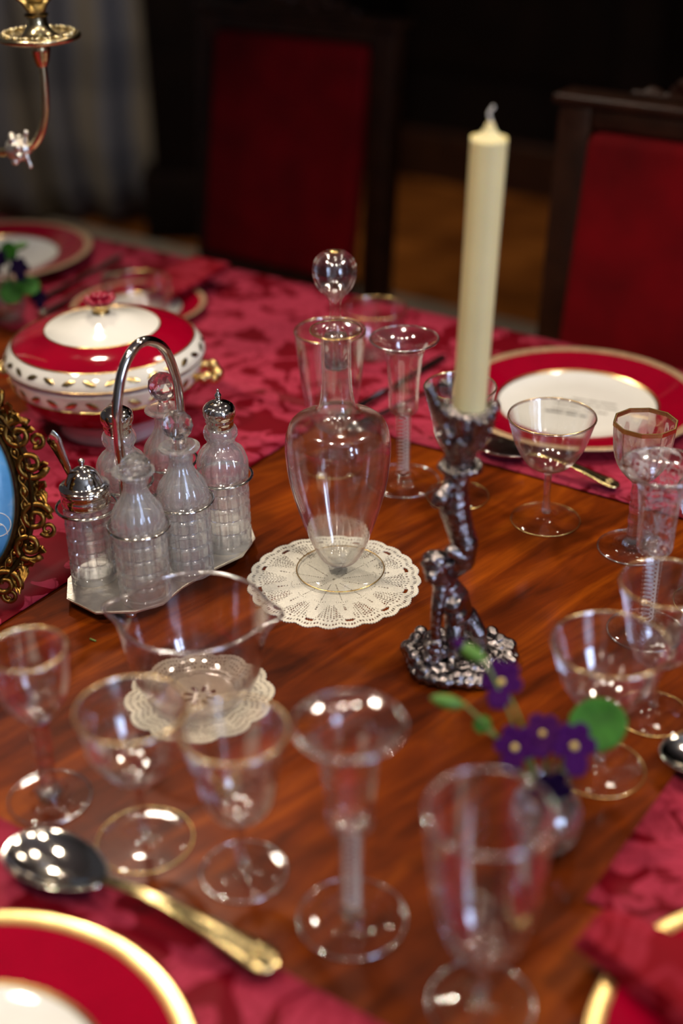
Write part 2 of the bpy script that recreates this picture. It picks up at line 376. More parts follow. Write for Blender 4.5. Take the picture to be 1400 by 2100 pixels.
for i, cn in enumerate((-1.02, -.38)):
    parts = [box(3.44, 3.49, cn - .24, cn - .21, .85, 2.65), box(3.44, 3.49, cn + .21, cn + .24, .85, 2.65), box(3.44, 3.49, cn - .24, cn + .24, .85, .91),
             box(3.44, 3.49, cn - .24, cn + .24, 2.59, 2.65), box(3.45, 3.48, cn - .015, cn + .015, .9, 2.6), box(3.45, 3.48, cn - .22, cn + .22, 1.72, 1.76)]
    structure(mesh('window_%d' % (i + 1), join(*parts), 'window_paint', rot=(0, 0, ANG), smooth=False), 'painted window frame in the right wall')
tag(mesh('rug', box(-3.4, 2.9, -.6, 3.17, .0, .012, .003), 'rug_wool', rot=(0, 0, ANG), smooth=False), 'pale grey rug under the dining table with its edge showing on the floor', 'rug')

# curtain at the far left: deep pleats hanging to the floor
V, Fc = [], []
NX, NZ = 160, 24
for j in range(NZ + 1):
    for i in range(NX + 1):
        u = i / NX; v = j / NZ; x = -2.0 + 1.42 * u
        V.append((x + .02 * math.sin(9 * v + 20 * u), 4.52 + .035 * math.sin(u * 62 + .6 * math.sin(3 * v)) + .02 * math.sin(u * 23 + 2), .03 + 2.75 * v))
for j in range(NZ):
    for i in range(NX): a = j * (NX + 1) + i; Fc.append((a, a + 1, a + NX + 2, a + NX + 1))
m, nt, bs = base_mat('curtain_cloth')
tc = nd(nt, 'ShaderNodeTexCoord'); wv = nd(nt, 'ShaderNodeTexWave', wave_type='BANDS', bands_direction='X'); wv.inputs['Scale'].default_value = 1.6; wv.inputs['Distortion'].default_value = 2.5
lk(nt, tc.outputs['Object'], wv.inputs['Vector'])
wz = nd(nt, 'ShaderNodeTexWave', wave_type='BANDS', bands_direction='Z'); wz.inputs['Scale'].default_value = .9; wz.inputs['Distortion'].default_value = 2.0
lk(nt, tc.outputs['Object'], wz.inputs['Vector'])
r1 = ramp(nt, wv.outputs['Fac'], [(.2, srgb(126, 114, 96)), (.75, srgb(110, 106, 106))]); r2 = ramp(nt, wz.outputs['Fac'], [(.3, (1, 1, 1, 1)), (.8, (.7, .71, .74, 1))])
mx = nd(nt, 'ShaderNodeMix', data_type='RGBA', blend_type='MULTIPLY'); mx.inputs[0].default_value = 1
lk(nt, r1.outputs[0], mx.inputs[6]); lk(nt, r2.outputs[0], mx.inputs[7]); lk(nt, mx.outputs[2], bs.inputs['Base Color']); bs.inputs['Roughness'].default_value = .9
cur = tag(mesh('curtain', (V, Fc), 'curtain_cloth'), 'grey and dusty blue pleated curtain at the far left', 'curtain')
sm = cur.modifiers.new('thick', 'SOLIDIFY'); sm.thickness = .006
pil = structure(mesh('trim_1', join(box(-.58, -.30, 4.35, 4.62, 0, 3.0, .01), box(-.62, -.26, 4.31, 4.66, 0, .22, .012)), 'wall_panel_wood', sharp=40), 'black-brown wooden pilaster beside the curtain')

# ------------------------------------------------------------------ table
tb = thing('dining_table', 'polished mahogany dining table covered with red damask runners', 'table', DN(-.6, .785), ANG)
def rounded_rect(hx, hy, r, n=8):
    out = []
    for cx, cyy, a0 in ((hx - r, hy - r, 0), (-hx + r, hy - r, 90), (-hx + r, -hy + r, 180), (hx - r, -hy + r, 270)):
        for i in range(n + 1): a = math.radians(a0 + 90 * i / n); out.append((cx + r * math.cos(a), cyy + r * math.sin(a)))
    return out
mesh('tabletop', extrude_poly(rounded_rect(1.55, .655, .06), T - .032, T, .006), 'mahogany', tb, sharp=50)
for nm, b in (('apron', box(-1.4, 1.4, -.55, -.525, T - .13, T - .034, .003)), ('apron', box(-1.4, 1.4, .525, .55, T - .13, T - .034, .003)),
              ('apron', box(-1.4, -1.375, -.52, .52, T - .13, T - .034, .003)), ('apron', box(1.375, 1.4, -.52, .52, T - .13, T - .034, .003))):
    mesh(nm, b, 'mahogany', tb, sharp=40)
leg = lathe(smooth_prof([(0, 0), (.022, 0), (.03, .03), (.02, .07), (.026, .15), (.04, .34), (.05, .44), (.034, .52), (.048, .56), (.048, .6), (.05, .615), (.05, T - .04), (0, T - .04)], 3), 20)
lm = None
for sx in (-1, 1):
    for sy in (-1, 1):
        if lm is None: lm = mesh('leg', leg, 'mahogany', tb, sharp=50, loc=(sx * 1.33, sy * .47, .0175))
        else: link('leg', lm.data, None, tb, loc=(sx * 1.33, sy * .47, .0175))

# ------------------------------------------------------------------ damask runners
def runner(name, label, d0, d1, n0, n1, z, drop=None, amp=.0008):
    nx, ny = max(8, int((d1 - d0) / .03)), max(8, int((n1 - n0) / .03)); V, Fc = [], []
    rows = [n0 + (n1 - n0) * j / ny for j in range(ny + 1)]
    for j, n in enumerate(rows):
        for i in range(nx + 1):
            d = d0 + (d1 - d0) * i / nx
            zz = z + amp * (1 + math.sin(d * 23 + 3 * n) * math.sin(n * 31 + 1.7 * d)) * .5
            V.append((d, n, zz))
    if drop:
        for k in range(1, 9):
            for i in range(nx + 1):
                d = d0 + (d1 - d0) * i / nx; t = k / 8
                V.append((d, n1 + .008 * min(1, t * 5) + .01 * t * math.sin(d * 18), z + .0005 - drop * t))
        ny += 8
    for j in range(ny):
        for i in range(nx): a = j * (nx + 1) + i; Fc.append((a, a + 1, a + nx + 2, a + nx + 1))
    o = mesh(name, (V, Fc), 'damask', loc=(0, 0, T), rot=(0, 0, ANG)); s = o.modifiers.new('t', 'SOLIDIFY'); s.thickness = .0012; s.offset = -1
    return tag(o, label, 'table runner', 'red damask table runners')
runner('table_runner', 'red damask runner along the far table edge under the far plates', -2.1, .9, 1.112, 1.446, .0026, drop=.16)
runner('table_runner', 'red damask runner crossing the table under the tureen and gilt picture frame', -1.09, -.796, .462, 1.1115, .0012)
runner('table_runner', 'red damask runner under the front plate and large spoon', -2.1, -.25, .14, .458, .0014)
runner('table_runner', 'red damask mat at the right under the folded napkin', -.243, .5, .612, 1.0, .0014)

# ------------------------------------------------------------------ crimson plates
def plate(name, label, loc, R=.137, gold='gold_paint', rz=0, group='crimson bordered plates'):
    k = R / .137; t = thing(name, label, 'plate', loc, rz, group)
    S = lambda pts: [(r * k, z * k) for r, z in pts]
    mesh('well', lathe(S([(0, .0035), (.06, .0032), (.078, .0042), (.0865, .0082)]), 72), 'white_china', t)
    mesh('gold_line', lathe(S([(.0865, .0082), (.0895, .0098)]), 72), 'gold', t)
    mesh('rim_band', lathe(S([(.0895, .0098), (.105, .0135), (.1265, .0175)]), 72), 'crimson', t)
    mesh('gold_edge', lathe(S([(.1265, .0175), (.1350, .0190), (.137, .0186), (.1366, .0172)]), 72), gold, t)
    mesh('underside', lathe(S([(.1366, .0172), (.105, .0105), (.085, .0045), (.078, .0), (.072, 0), (.070, .0012), (0, .0012)]), 72), 'white_china', t)
    return t
pr = plate('dinner_plate', 'crimson and white plate with printed lines in its centre, before the right chair', (.262, 1.372, T + .0045))
# the printed lines on the white well: word-length dashes
def dash(x0, x1, y, h, mat):
    mesh('printed_word', box(x0, x1, y - h / 2, y + h / 2, .0036, .0038), mat, pr, smooth=False, rot=(0, 0, math.radians(-24)))
for y, words, h, mt in ((.020, [(-.010, .006), (.008, .019), (.021, .040)], .0022, 'print_ink'), (.013, [(-.030, -.018), (-.016, .000)], .0022, 'print_ink'),
                        (.008, [(.004, .016), (.018, .026), (.028, .044)], .0022, 'print_ink'), (.002, [(-.026, -.012), (-.010, .004)], .0022, 'print_ink'), (-.006, [(.012, .022), (.024, .036)], .002, 'print_ink'),
                        (-.013, [(-.024, -.010), (-.008, .006)], .002, 'print_ink'), (-.021, [(-.030, -.010), (-.007, .006), (.009, .017)], .0034, 'print_bold')):
    for a, b in words: dash(a, b, y, h, mt)
plate('dinner_plate', 'crimson and white plate at the far left behind the violets', (-.492, 1.915, T + .0045))
plate('dinner_plate', 'large crimson plate with wide gold edge in the front left corner', (-.217, .485, T + .003), gold='gold')
plate('dinner_plate', 'crimson plate mostly hidden under the folded napkin at the front right', (.262, .487, T + .003), gold='gold')
plate('side_plate', 'small crimson side plate under the far glass finger bowl', (-.261, 1.700, T + .0045), R=.088, group='crimson bordered side plates')

# ------------------------------------------------------------------ glasses
def disc_foot(R, h=.010, stem=.004, seg=56):
    return lathe([(0, .0012), (R * .5, .0006), (R * .93, 0), (R, .0006), (R * 1.002, .0013), (R * .985, .0019), (R * .7, .0027), (R * .4, .0042), (stem * 2.0, h * .6), (stem * 1.1, h), (0, h)], seg)
def wine_glass(name, label, cat, loc, bowl, stem_r, foot_r, group, wall=.0013, gold=True, foot_gold=True, kind='plain', floor_t=.002, mat='blown_glass', rz=0.0):
    t = thing(name, label, cat, loc, rz, group)
    prof = smooth_prof(bowl, 4)
    z0, (rr, zr) = bowl[0][1], bowl[-1]
    seg = 64
    if kind == 'octagon':
        prof = smooth_prof(bowl, 4); seg = 80
    fl = None
    if kind == 'octagon':
        npf = len(prof)
        fl = lambda a, z, i: (math.cos(PI / 10) / math.cos((a % (2 * PI / 10)) - PI / 10)) * (1 - (.05 * math.sin(5 * a) ** 2 if i < npf - 3 and z > .080 else 0))
    mesh('bowl', lathe(shell(prof, wall, floor_t), seg, fl), mat, t, sharp=None if kind != 'octagon' else 25)
    if kind == 'twist':
        mesh('stem', lathe([(0, .009), (stem_r * 1.15, .009), (stem_r * .95, .016), (stem_r, .05), (stem_r * 1.1, z0 - .004), (stem_r * 1.25, z0 + .001), (0, z0 + .001)], 24), 'blown_glass', t)
        for k in range(3):
            pts = []
            for i in range(121):
                u = i / 120; a = 2 * PI * (u * 5 + k / 3); q = stem_r * .70
                pts.append((q * math.cos(a), q * math.sin(a), .012 + (z0 - .016) * u))
            mesh('air_thread', tube(pts, .0005, 5), 'air_thread', t)
    elif kind in ('facet', 'octagon'):
        rows = []
        n = 9
        for i in range(n + 1):
            z = .012 + (z0 - .010) * i / n; rows.append((stem_r * (1.04 if i % 2 else .90), z))
        mesh('stem', lathe([(0, .004), (stem_r * 1.5, .0045), (stem_r * 1.45, .009)] + rows + [(0, z0 + .002)], 6), 'stem_glass', t, smooth=False)
    else:
        mesh('stem', lathe(smooth_prof([(0, .009), (stem_r * 1.25, .009), (stem_r, .018), (stem_r * .92, (z0 + .01) / 2), (stem_r * 1.05, z0 - .003), (stem_r * 1.7, z0 + .0008), (0, z0 + .001)], 3), 20), 'stem_glass', t)
    mesh('foot', disc_foot(foot_r, .0105, stem_r), 'foot_glass', t)
    if gold:
        if kind == 'octagon':
            mesh('gold_rim', lathe([(rr * 1.012, zr - .003), (rr * 1.012, zr + .0008), (rr * .955, zr + .0008), (rr * .955, zr - .003), (rr * 1.012, zr - .003)], 10), 'gold', t, smooth=False)
        else: mesh('gold_rim', ring(rr - wall * .5, .00045, 72, 6, zr + .0003), 'gold', t); mesh('lip', ring(rr - wall * .5, .0009, 72, 8, zr - .0009), 'lip_glass', t)
    else: mesh('lip', ring(rr - wall * .5, .0010, 72, 8, zr), 'lip_glass', t)
    if not foot_gold: mesh('foot_edge', ring(foot_r, .0008, 64, 8, .0011), 'lip_glass', t)
    if foot_gold: mesh('gold_foot_edge', ring(foot_r, .00042, 64, 6, .0011), 'gold', t)
    return t
COUPE = [(0, .0535), (.0050, .0538), (.0118, .0560), (.0205, .0618), (.0262, .0692), (.0305, .0767), (.0336, .084), (.0372, .0965), (.0409, .1098)]
WINE = [(0, .0470), (.0045, .0472), (.0120, .0500), (.0186, .0560), (.0231, .0655), (.0268, .0835), (.0305, .101), (.0345, .119)]
WATER = [(0, .0385), (.006, .0390), (.0130, .0425), (.0190, .0495), (.0240, .0605), (.0287, .0827), (.0316, .1048), (.0338, .128), (.0356, .149)]
TWIST = [(0, .0760), (.0080, .0762), (.0138, .0800), (.0146, .0885), (.0150, .1048), (.0168, .1248), (.0192, .1407), (.0245, .1490), (.0335, .1548)]
FACET = [(0, .0690), (.0075, .0700), (.0130, .0750), (.0181, .0817), (.0222, .0887), (.0258, .1000), (.0274, .1130), (.0283, .1288)]
G = 'wine glasses set on the bare wood'
on = T + .0002
wine_glass('coupe_glass', 'shallow gold rimmed coupe standing before the right plate', 'glass', (.195, 1.135, on), COUPE, .0036, .033, 'coupe glasses')
wine_glass('coupe_glass', 'shallow coupe behind the green violet leaf at the right', 'glass', (.183, .771, on), COUPE, .0034, .033, 'coupe glasses')
wine_glass('coupe_glass', 'narrow coupe with gold edged foot just above the large spoon', 'glass', (-.138, .705, on), [(r * .9 if z > .09 else r * .97, z * 1.02) for r, z in COUPE], .0030, .0328, 'coupe glasses')
wine_glass('wine_glass', 'plain wine glass between the narrow coupe and front air twist glass', 'glass', (-.069, .673, on), WINE, .0027, .0285, 'plain wine glasses', foot_gold=False)
wine_glass('wine_glass', 'plain wine glass overlapping the engraved glass at the right edge', 'glass', (.2345, .833, on), WINE, .0027, .0285, 'plain wine glasses')
wine_glass('wine_glass', 'plain wine glass half hidden behind the silver candlestick', 'glass', (.115, 1.186, on), WINE, .0027, .031, 'plain wine glasses')
wine_glass('water_goblet', 'large water goblet at the front centre cut by the lower edge', 'glass', (.077, .561, on), WATER, .0036, .0315, 'large water goblets', gold=False, foot_gold=False)
wine_glass('water_goblet', 'large water goblet seen behind the decanter neck', 'glass', (-.008, 1.258, on), WATER, .0036, .033, 'large water goblets')
wine_glass('air_twist_glass', 'trumpet glass with air twist stem at the front centre', 'glass', (.002, .630, on), TWIST, .0068, .0345, 'air twist stem glasses', gold=False, foot_gold=False, kind='twist', floor_t=.006)
wine_glass('air_twist_glass', 'trumpet glass with air twist stem right of the decanter', 'glass', (.063, 1.219, on), TWIST, .0068, .0365, 'air twist stem glasses', gold=False, foot_gold=False, kind='twist', floor_t=.006)
wine_glass('air_twist_glass', 'engraved frosted trumpet glass with air twist stem at the right edge', 'glass', (.252, .945, on), TWIST, .0072, .0315, 'air twist stem glasses', gold=False, foot_gold=False, kind='twist', floor_t=.006, mat='engraved_glass')
wine_glass('faceted_glass', 'faceted goblet with thick gold rim beside the right plate', 'glass', (.268, 1.080, on), FACET, .0072, .0322, 'faceted stem glasses', kind='octagon', foot_gold=False, wall=.0018, mat='fluted_glass')
wine_glass('faceted_glass', 'gold rimmed wine glass with faceted stem at the left edge', 'glass', (-.211, .750, on), [(r * .95, z) for r, z in FACET], .0068, .0292, 'faceted stem glasses', kind='facet', foot_gold=False)
wine_glass('coupe_glass', 'coupe cut off by the right edge beside the engraved glass', 'glass', (.318, .985, on), COUPE, .0034, .033, 'coupe glasses')

# finger bowls
def finger_bowl(name, label, loc, prof, wall, lips=0.0, mat='blown_glass', gold=True, rz=0.0, group='glass finger bowls'):
    t = thing(name, label, 'glass bowl', loc, rz, group)
    zr = prof[-1][1]; rr = prof[-1][0]
    def lipf(a, z, i):
        if not lips: return 1
        q = max(0.0, (z - zr * .72) / (zr * .28)) ** 1.6
        return 1 + lips * q * (math.exp(-(math.sin(a) / .22) ** 2)) - .012 * q * (1 - math.exp(-(math.sin(a) / .5) ** 2))
    mesh('bowl', lathe(shell(smooth_prof(prof, 5), wall, wall * 3), 128, lipf), mat, t)
    R = [(rr - wall * .5) * lipf(a, zr, 0) for a in [2 * PI * i / 160 for i in range(160)]]
    pts = [(R[i] * math.cos(2 * PI * i / 160), R[i] * math.sin(2 * PI * i / 160), zr + .0002) for i in range(160)]; pts.append(pts[0])
    mesh('gold_rim' if gold else 'lip', tube(pts, .0006 if gold else .0015, 8, False), 'gold' if gold else 'lip_glass', t)
    return t
finger_bowl('wine_rinser', 'clear glass rinser bowl with two pouring lips on the small doily', (-.114, .866, T + .0022), [(0, 0), (.025, 0), (.036, .004), (.0455, .016), (.0515, .035), (.0548, .056), (.0572, .078)], .0016, .22, 'pale_pink_glass', False, math.radians(-6), 'glass rinser bowls')
finger_bowl('finger_bowl', 'glass finger bowl standing on the small crimson side plate', (-.258, 1.676, T + .008), [(0, 0), (.024, 0), (.033, .004), (.040, .014), (.0435, .03), (.0445, .046)], .0014)
finger_bowl('finger_bowl', 'gold rimmed glass finger bowl by the far table edge behind the decanter', (.045, 1.545, T + .0045), [(0, 0), (.020, 0), (.029, .004), (.034, .016), (.0372, .035), (.0395, .058)], .0012)

# ------------------------------------------------------------------ decanter
dc = thing('decanter', 'tall clear glass decanter with round hollow stopper on the lace doily', 'decanter', (-.002, 1.049, T + .0022))
DEC = [(0, .0070), (.0095, .0075), (.0165, .0125), (.0220, .0225), (.0268, .0344), (.0332, .0539), (.0386, .0731), (.0428, .092), (.0450, .1106), (.0455, .1260), (.0440, .1375), (.0390, .1472),
       (.0270, .1535), (.0185, .1580), (.0150, .1655), (.0130, .1800), (.0124, .1995), (.0126, .2165), (.0138, .2265), (.0217, .2300)]
mesh('body', lathe(shell(smooth_prof(DEC, 5), .0016, .004), 96), 'blown_glass', dc)
mesh('foot', disc_foot(.0395, .0085, .006, 80), 'foot_glass', dc)
mesh('gold_foot_edge', ring(.0395, .0006, 80, 6, .0011), 'gold', dc)
mesh('gold_rim', ring(.0212, .0006, 64, 6, .2304), 'gold', dc)
st = mesh('stopper', lathe(smooth_prof([(0, .1975), (.0085, .1975), (.0098, .2000), (.0100, .2240), (.0075, .2290), (.0056, .2345), (.0044, .2440), (.0048, .2540), (.0082, .2606), (.0146, .2677), (.0180, .2797), (.0162, .2895), (.0105, .2955), (.004, .2972), (0, .2974)], 4), 56), 'blown_glass', dc)
mesh('plug', lathe([(0, .1978), (.0090, .1978), (.0102, .1995), (.0104, .2235), (.0085, .2262), (0, .2266)], 40), 'solid_glass', st)
mesh('hollow', lathe(smooth_prof([(0, .252), (.0025, .256), (.0070, .263), (.0125, .2695), (.0160, .2797), (.0142, .2880), (.009, .2935), (0, .2952)], 4), 40), 'blown_glass', st)
mesh('gold_dot', lathe([(0, .2980), (.0030, .2978), (.0046, .2968), (.0040, .2962), (0, .2965)], 24), 'gold', st)

# ------------------------------------------------------------------ lace doilies
def doily(name, label, loc, R, fans, mat, rz, group, style=0):
    nr, na = 84, 560; keep = set()
    lob = fans * 2 if style == 0 else fans
    def rad(a):
        return R * ((.955 + .035 * abs(math.cos(a * lob / 2)) if style == 0 else .905 + .085 * abs(math.cos(a * lob / 2)) ** .7) + .008 * math.cos(a * lob * 8))
    def hole(q, a):
        u = (a * fans / (2 * PI)) % 1.0; c = abs(u - .5) * 2          # 0 on a fan axis, 1 between fans
        if style == 0:
            if q < .47:
                if q < .06: return False
                uu = (a * 12 / (2 * PI)) % 1.0; d = min(uu, 1 - uu) * 2 * PI / 12 * q
                return d < .007 and (q * 38) % 1 < .55 and q > .10
            if q < .52: return (a * 120 / (2 * PI)) % 1 < .45 and .485 < q < .502 and c > .4
            if q < .82:
                s = (q - .52) / .30
                if c < .22 + .55 * s and s > .08: return ((q * 27 + (int(u * 12) % 2) * .5) % 1 < .56) and (u * 12) % 1 < .62
                return s < .45 and c > .93 and (q * 30) % 1 < .55
            if q < .90:
                if c > .78: return .835 < q < .885
                return .845 < q < .875 and (u * 9) % 1 < .42
            return .915 < q < .955 and (u * 14) % 1 < .46
        if q < .30:
            uu = (a * 8 / (2 * PI)) % 1.0; return .10 < q < .24 and abs(uu - .5) < .32 * (1 - (q - .1) * 2.6)
        if q < .60: return (.50 < q < .54 or .56 < q < .585) and (u * 10) % 1 < .5
        if q < .86: return (.64 < q < .69 or .735 < q < .775 or .81 < q < .845) and (u * 8 + (.5 if .73 < q < .78 else 0)) % 1 < .48 and c < .86
        return .90 < q < .945 and (u * 11) % 1 < .45
    V, Fc = [], []
    for i in range(nr + 1):
        for k in range(na):
            a = 2 * PI * k / na; rr = rad(a) * max(i / nr, .01)
            V.append((rr * math.cos(a), rr * math.sin(a), .0004 + .0005 * abs(math.sin(a * lob / 2 + rr * 40)) * (i / nr) ** 3))
    for i in range(nr):
        for k in range(na):
            if not hole((i + .5) / nr, 2 * PI * (k + .5) / na):
                k2 = (k + 1) % na; Fc.append((i * na + k, i * na + k2, (i + 1) * na + k2, (i + 1) * na + k))
    Fc.append(tuple(range(na)))
    used = sorted({j for f in Fc for j in f}); mp = {j: i for i, j in enumerate(used)}
    me = bpy.data.meshes.new(name); me.from_pydata([V[j] for j in used], [], [tuple(mp[j] for j in f) for f in Fc]); me.update()
    o = link(name, me, mat, None, loc, (0, 0, rz)); s = o.modifiers.new('t', 'SOLIDIFY'); s.thickness = .0008; s.offset = 1
    return tag(o, label, 'doily', group)
doily('lace_doily', 'white crocheted lace doily under the decanter', (-.008, 1.034, T + .0003), .0785, 12, 'lace', .2, 'round lace doilies')
doily('lace_doily', 'cream scalloped lace doily under the rinser bowl', (-.114, .866, T + .0003), .0595, 12, 'lace_cream', .1, 'round lace doilies', 1)

# ------------------------------------------------------------------ cruet stand and bottles
CA = math.atan2(.773, .635)
cs = thing('cruet_stand', 'silver cruet stand with arched carrying handle and wire rings', 'cruet stand', (-.162, 1.055, T), CA)
tray_pts = [(-.096, .020), (-.096, -.016), (-.074, -.042), (-.050, -.052), (-.022, -.047), (.010, -.047), (.050, -.052), (.080, -.040), (.100, -.014), (.100, .018), (.080, .044), (.05, .053), (.01, .048), (-.022, .048), (-.050, .053), (-.074, .044)]
mesh('tray', extrude_poly(tray_pts, .0095, .0125, .0008), 'silver_brushed', cs, sharp=30)
for sx in (-1, 1):
    for sy in (-1, 1): mesh('foot', sphere((sx * .072, sy * .034, .0052), .0054, 2, (1, 1, .9)), 'silver', cs)
hp = [(-.036, 0, .0125), (-.036, 0, .10), (-.0365, 0, .15), (-.034, 0, .178), (-.024, 0, .206), (-.008, 0, .221), (.008, 0, .221), (.024, 0, .208), (.034, 0, .180), (.0365, 0, .15), (.036, 0, .10), (.036, 0, .0125)]
mesh('handle', tube(spline(hp, 6), .0043, 14), 'silver', cs)
BOT = {'front': (-.170, .994), 'mid': (-.1365, 1.037), 'rcast': (-.105, 1.081), 'must': (-.219, 1.029), 'bcast': (-.193, 1.073), 'bstop': (-.157, 1.113)}
inv = (Matrix.Translation(Vector((-.162, 1.055, 0))) @ Matrix.Rotation(CA, 4, 'Z')).inverted()
for k, (x, y) in BOT.items():
    p = inv @ Vector((x, y, 0)); zr = .0835
    mesh('ring', xf(ring(.0258, .0014, 48, 8, zr), Matrix.Translation((p.x, p.y, 0))), 'silver', cs)
mesh('ring_brace', tube([inv @ Vector((*BOT['front'], .0835)) + Vector((0, .0255, 0)), inv @ Vector((*BOT['bcast'], .0835)) + Vector((0, -.0255, 0))], .001, 6), 'silver', cs)
mesh('ring_brace', tube([Vector((-.036, 0, .0835)), inv @ Vector((*BOT['mid'], .0835)) + Vector((-.005, .0255, 0))], .001, 6), 'silver', cs)
mesh('ring_brace', tube([Vector((.036, 0, .0835)), inv @ Vector((*BOT['mid'], .0835)) + Vector((.014, .0215, 0))], .001, 6), 'silver', cs)
NC = 14
def cut(a, z, i):
    """cushion-cut blocks on the straight wall"""
    if not (.006 < z < .072): return 1 + (.06 * abs(math.cos(a * NC / 2)) - .045 if .072 <= z < .112 else 0)
    u = (a * NC / (2 * PI)) % 1; v = ((z - .006) / .0132) % 1
    e = min(u, 1 - u, ) * 2; g = min(v, 1 - v) * 2
    return 1 - .095 * max(0, 1 - e / .34) - .085 * max(0, 1 - g / .30)
def bottle_body(prof, inner):
    return lathe(prof + list(reversed(inner)), NC * 8, lambda a, z, i: cut(a, z, i) if i < len(prof) else 1)
zs = [.0005 + .0725 * i / 66 for i in range(67)]
body_side = [(0, .0008), (.0195, .0004)] + [(.0225, z) for z in zs]
stop_prof = body_side + smooth_prof([(.0225, .0740), (.0222, .0800), (.0195, .0880), (.0140, .0960), (.0104, .1035), (.0096, .1100), (.0104, .1150), (.0150, .1190), (.0178, .1210)], 3) + [(.0176, .1224), (.0140, .1232)]
stop_in = [(0, .006), (.0170, .006), (.0185, .012), (.0190, .07), (.0170, .083), (.0110, .096), (.0074, .104), (.0070, .1215)]
cast_prof = body_side + smooth_prof([(.0225, .0740), (.0228, .0830), (.0222, .0880), (.0190, .0960), (.0135, .1010), (.0122, .1060), (.0145, .1100), (.0152, .1140), (.0140, .1180), (.0118, .1200)], 3)
cast_in = [(0, .006), (.0170, .006), (.0185, .012), (.0190, .07), (.0190, .088), (.0155, .096), (.0100, .102), (.0095, .119)]
def facet_ball(c, r):
    v, f = sphere(c, r, 2); return v, f
BZ = T + .0127
def stoppered(label, x, y, zc=.1420, tilt=0.0, rz=0.0):
    t = thing('cruet_bottle', label, 'bottle', (x, y, BZ), rz, 'cut glass cruet bottles')
    if 'st' not in PROTO:
        PROTO['st'] = mesh('body', bottle_body(stop_prof, stop_in), 'cut_glass', t, sharp=22).data
    else: link('body', PROTO['st'], None, t)
    s = mesh('stopper', join(facet_ball((0, 0, .0225), .0134), lathe([(0, -.014), (.0050, -.014), (.0062, .002), (.0048, .007), (.0060, .012), (0, .013)], 20)), 'stopper_glass', t, smooth=False)
    s.location = (0, 0, zc - .0225); s.rotation_euler = (tilt, tilt * .4, .3); return t
PROTO = {}
stoppered('cut glass cruet bottle with low tilted stopper, nearest in the stand', *BOT['front'], zc=.1265, tilt=.16)
stoppered('cut glass cruet bottle with faceted ball stopper, middle of the near row', *BOT['mid'])
stoppered('cut glass cruet bottle with ball stopper at the back under the handle arch', *BOT['bstop'], zc=.1440, rz=.4)
def caster(label, x, y, rz=0.0):
    t = thing('pepper_shaker', label, 'shaker', (x, y, BZ), rz, 'silver topped cut glass shakers')
    if 'ca' not in PROTO: PROTO['ca'] = mesh('body', bottle_body(cast_prof, cast_in), 'cut_glass', t, sharp=22).data
    else: link('body', PROTO['ca'], None, t)
    c = mesh('cap', lathe(smooth_prof([(.0115, .1170), (.0120, .1200), (.0122, .1230), (.0128, .1250), (.0126, .1280), (.0140, .1300), (.0144, .1345), (.0130, .1385), (.0090, .1415), (.0045, .1430), (.0022, .1450), (.0028, .1470), (.0030, .1490), (.0018, .1508), (.0012, .1525), (.0010, .1545), (0, .1550)], 3), 40), 'silver', t)
    for k in range(10):
        a = 2 * PI * k / 10; mesh('pierced_hole', sphere((.0095 * math.cos(a), .0095 * math.sin(a), .1410), .0006, 1), 'gilt_dark', c)
    return t
caster('silver domed shaker at the right end of the cruet stand', *BOT['rcast'])
caster('silver domed shaker behind the left side of the cruet handle', *BOT['bcast'], rz=.5)
mp_ = thing('mustard_pot', 'cut glass mustard pot with hinged silver lid at the left of the stand', 'mustard pot', (*BOT['must'], BZ), -.3)
mprof = [(0, .0008), (.0185, .0004)] + [(.0208, z) for z in zs] + [(.0206, .0740), (.0205, .0760)]
mesh('body', bottle_body(mprof, [(0, .006), (.0160, .006), (.0175, .012), (.0178, .075)]), 'cut_glass', mp_, sharp=22)
mesh('collar', lathe(smooth_prof([(.0200, .0740), (.0212, .0750), (.0212, .0800), (.0206, .0830), (.0212, .0860), (.0210, .0880), (.0195, .0885)], 3), 48), 'silver', mp_)
ld = mesh('lid', lathe(smooth_prof([(.0208, .0885), (.0216, .0895), (.0212, .0910), (.0185, .0925), (.0165, .0935), (.0150, .0970), (.0115, .1030), (.0070, .1065), (.0028, .1085), (.0015, .1100), (.0022, .1115), (.0030, .1135), (.0022, .1155), (0, .1162)], 4), 48), 'silver', mp_)
mesh('hinge', tube([(.016, -.016, .0885), (.021, -.008, .0885)], .0018, 10), 'silver', ld)
sp_ = thing('mustard_spoon', 'small silver spoon handle sticking out of the mustard pot', 'spoon', (-.228, 1.030, T + .090))
mesh('handle', tube(spline([(.004, 0, -.02), (0, 0, .012), (-.004, 0, .030), (-.0095, 0, .048), (-.013, 0, .058), (-.0155, 0, .0605)], 5), [.0016] * 6 + [.0018 + .0048 * min(1, i / 12) for i in range(20)], 12, True, .2, (0, 1, 0)), 'silver', sp_)
mesh('bowl', sphere((.006, 0, -.03), .007, 2, (.8, .8, 1.2)), 'silver', sp_)

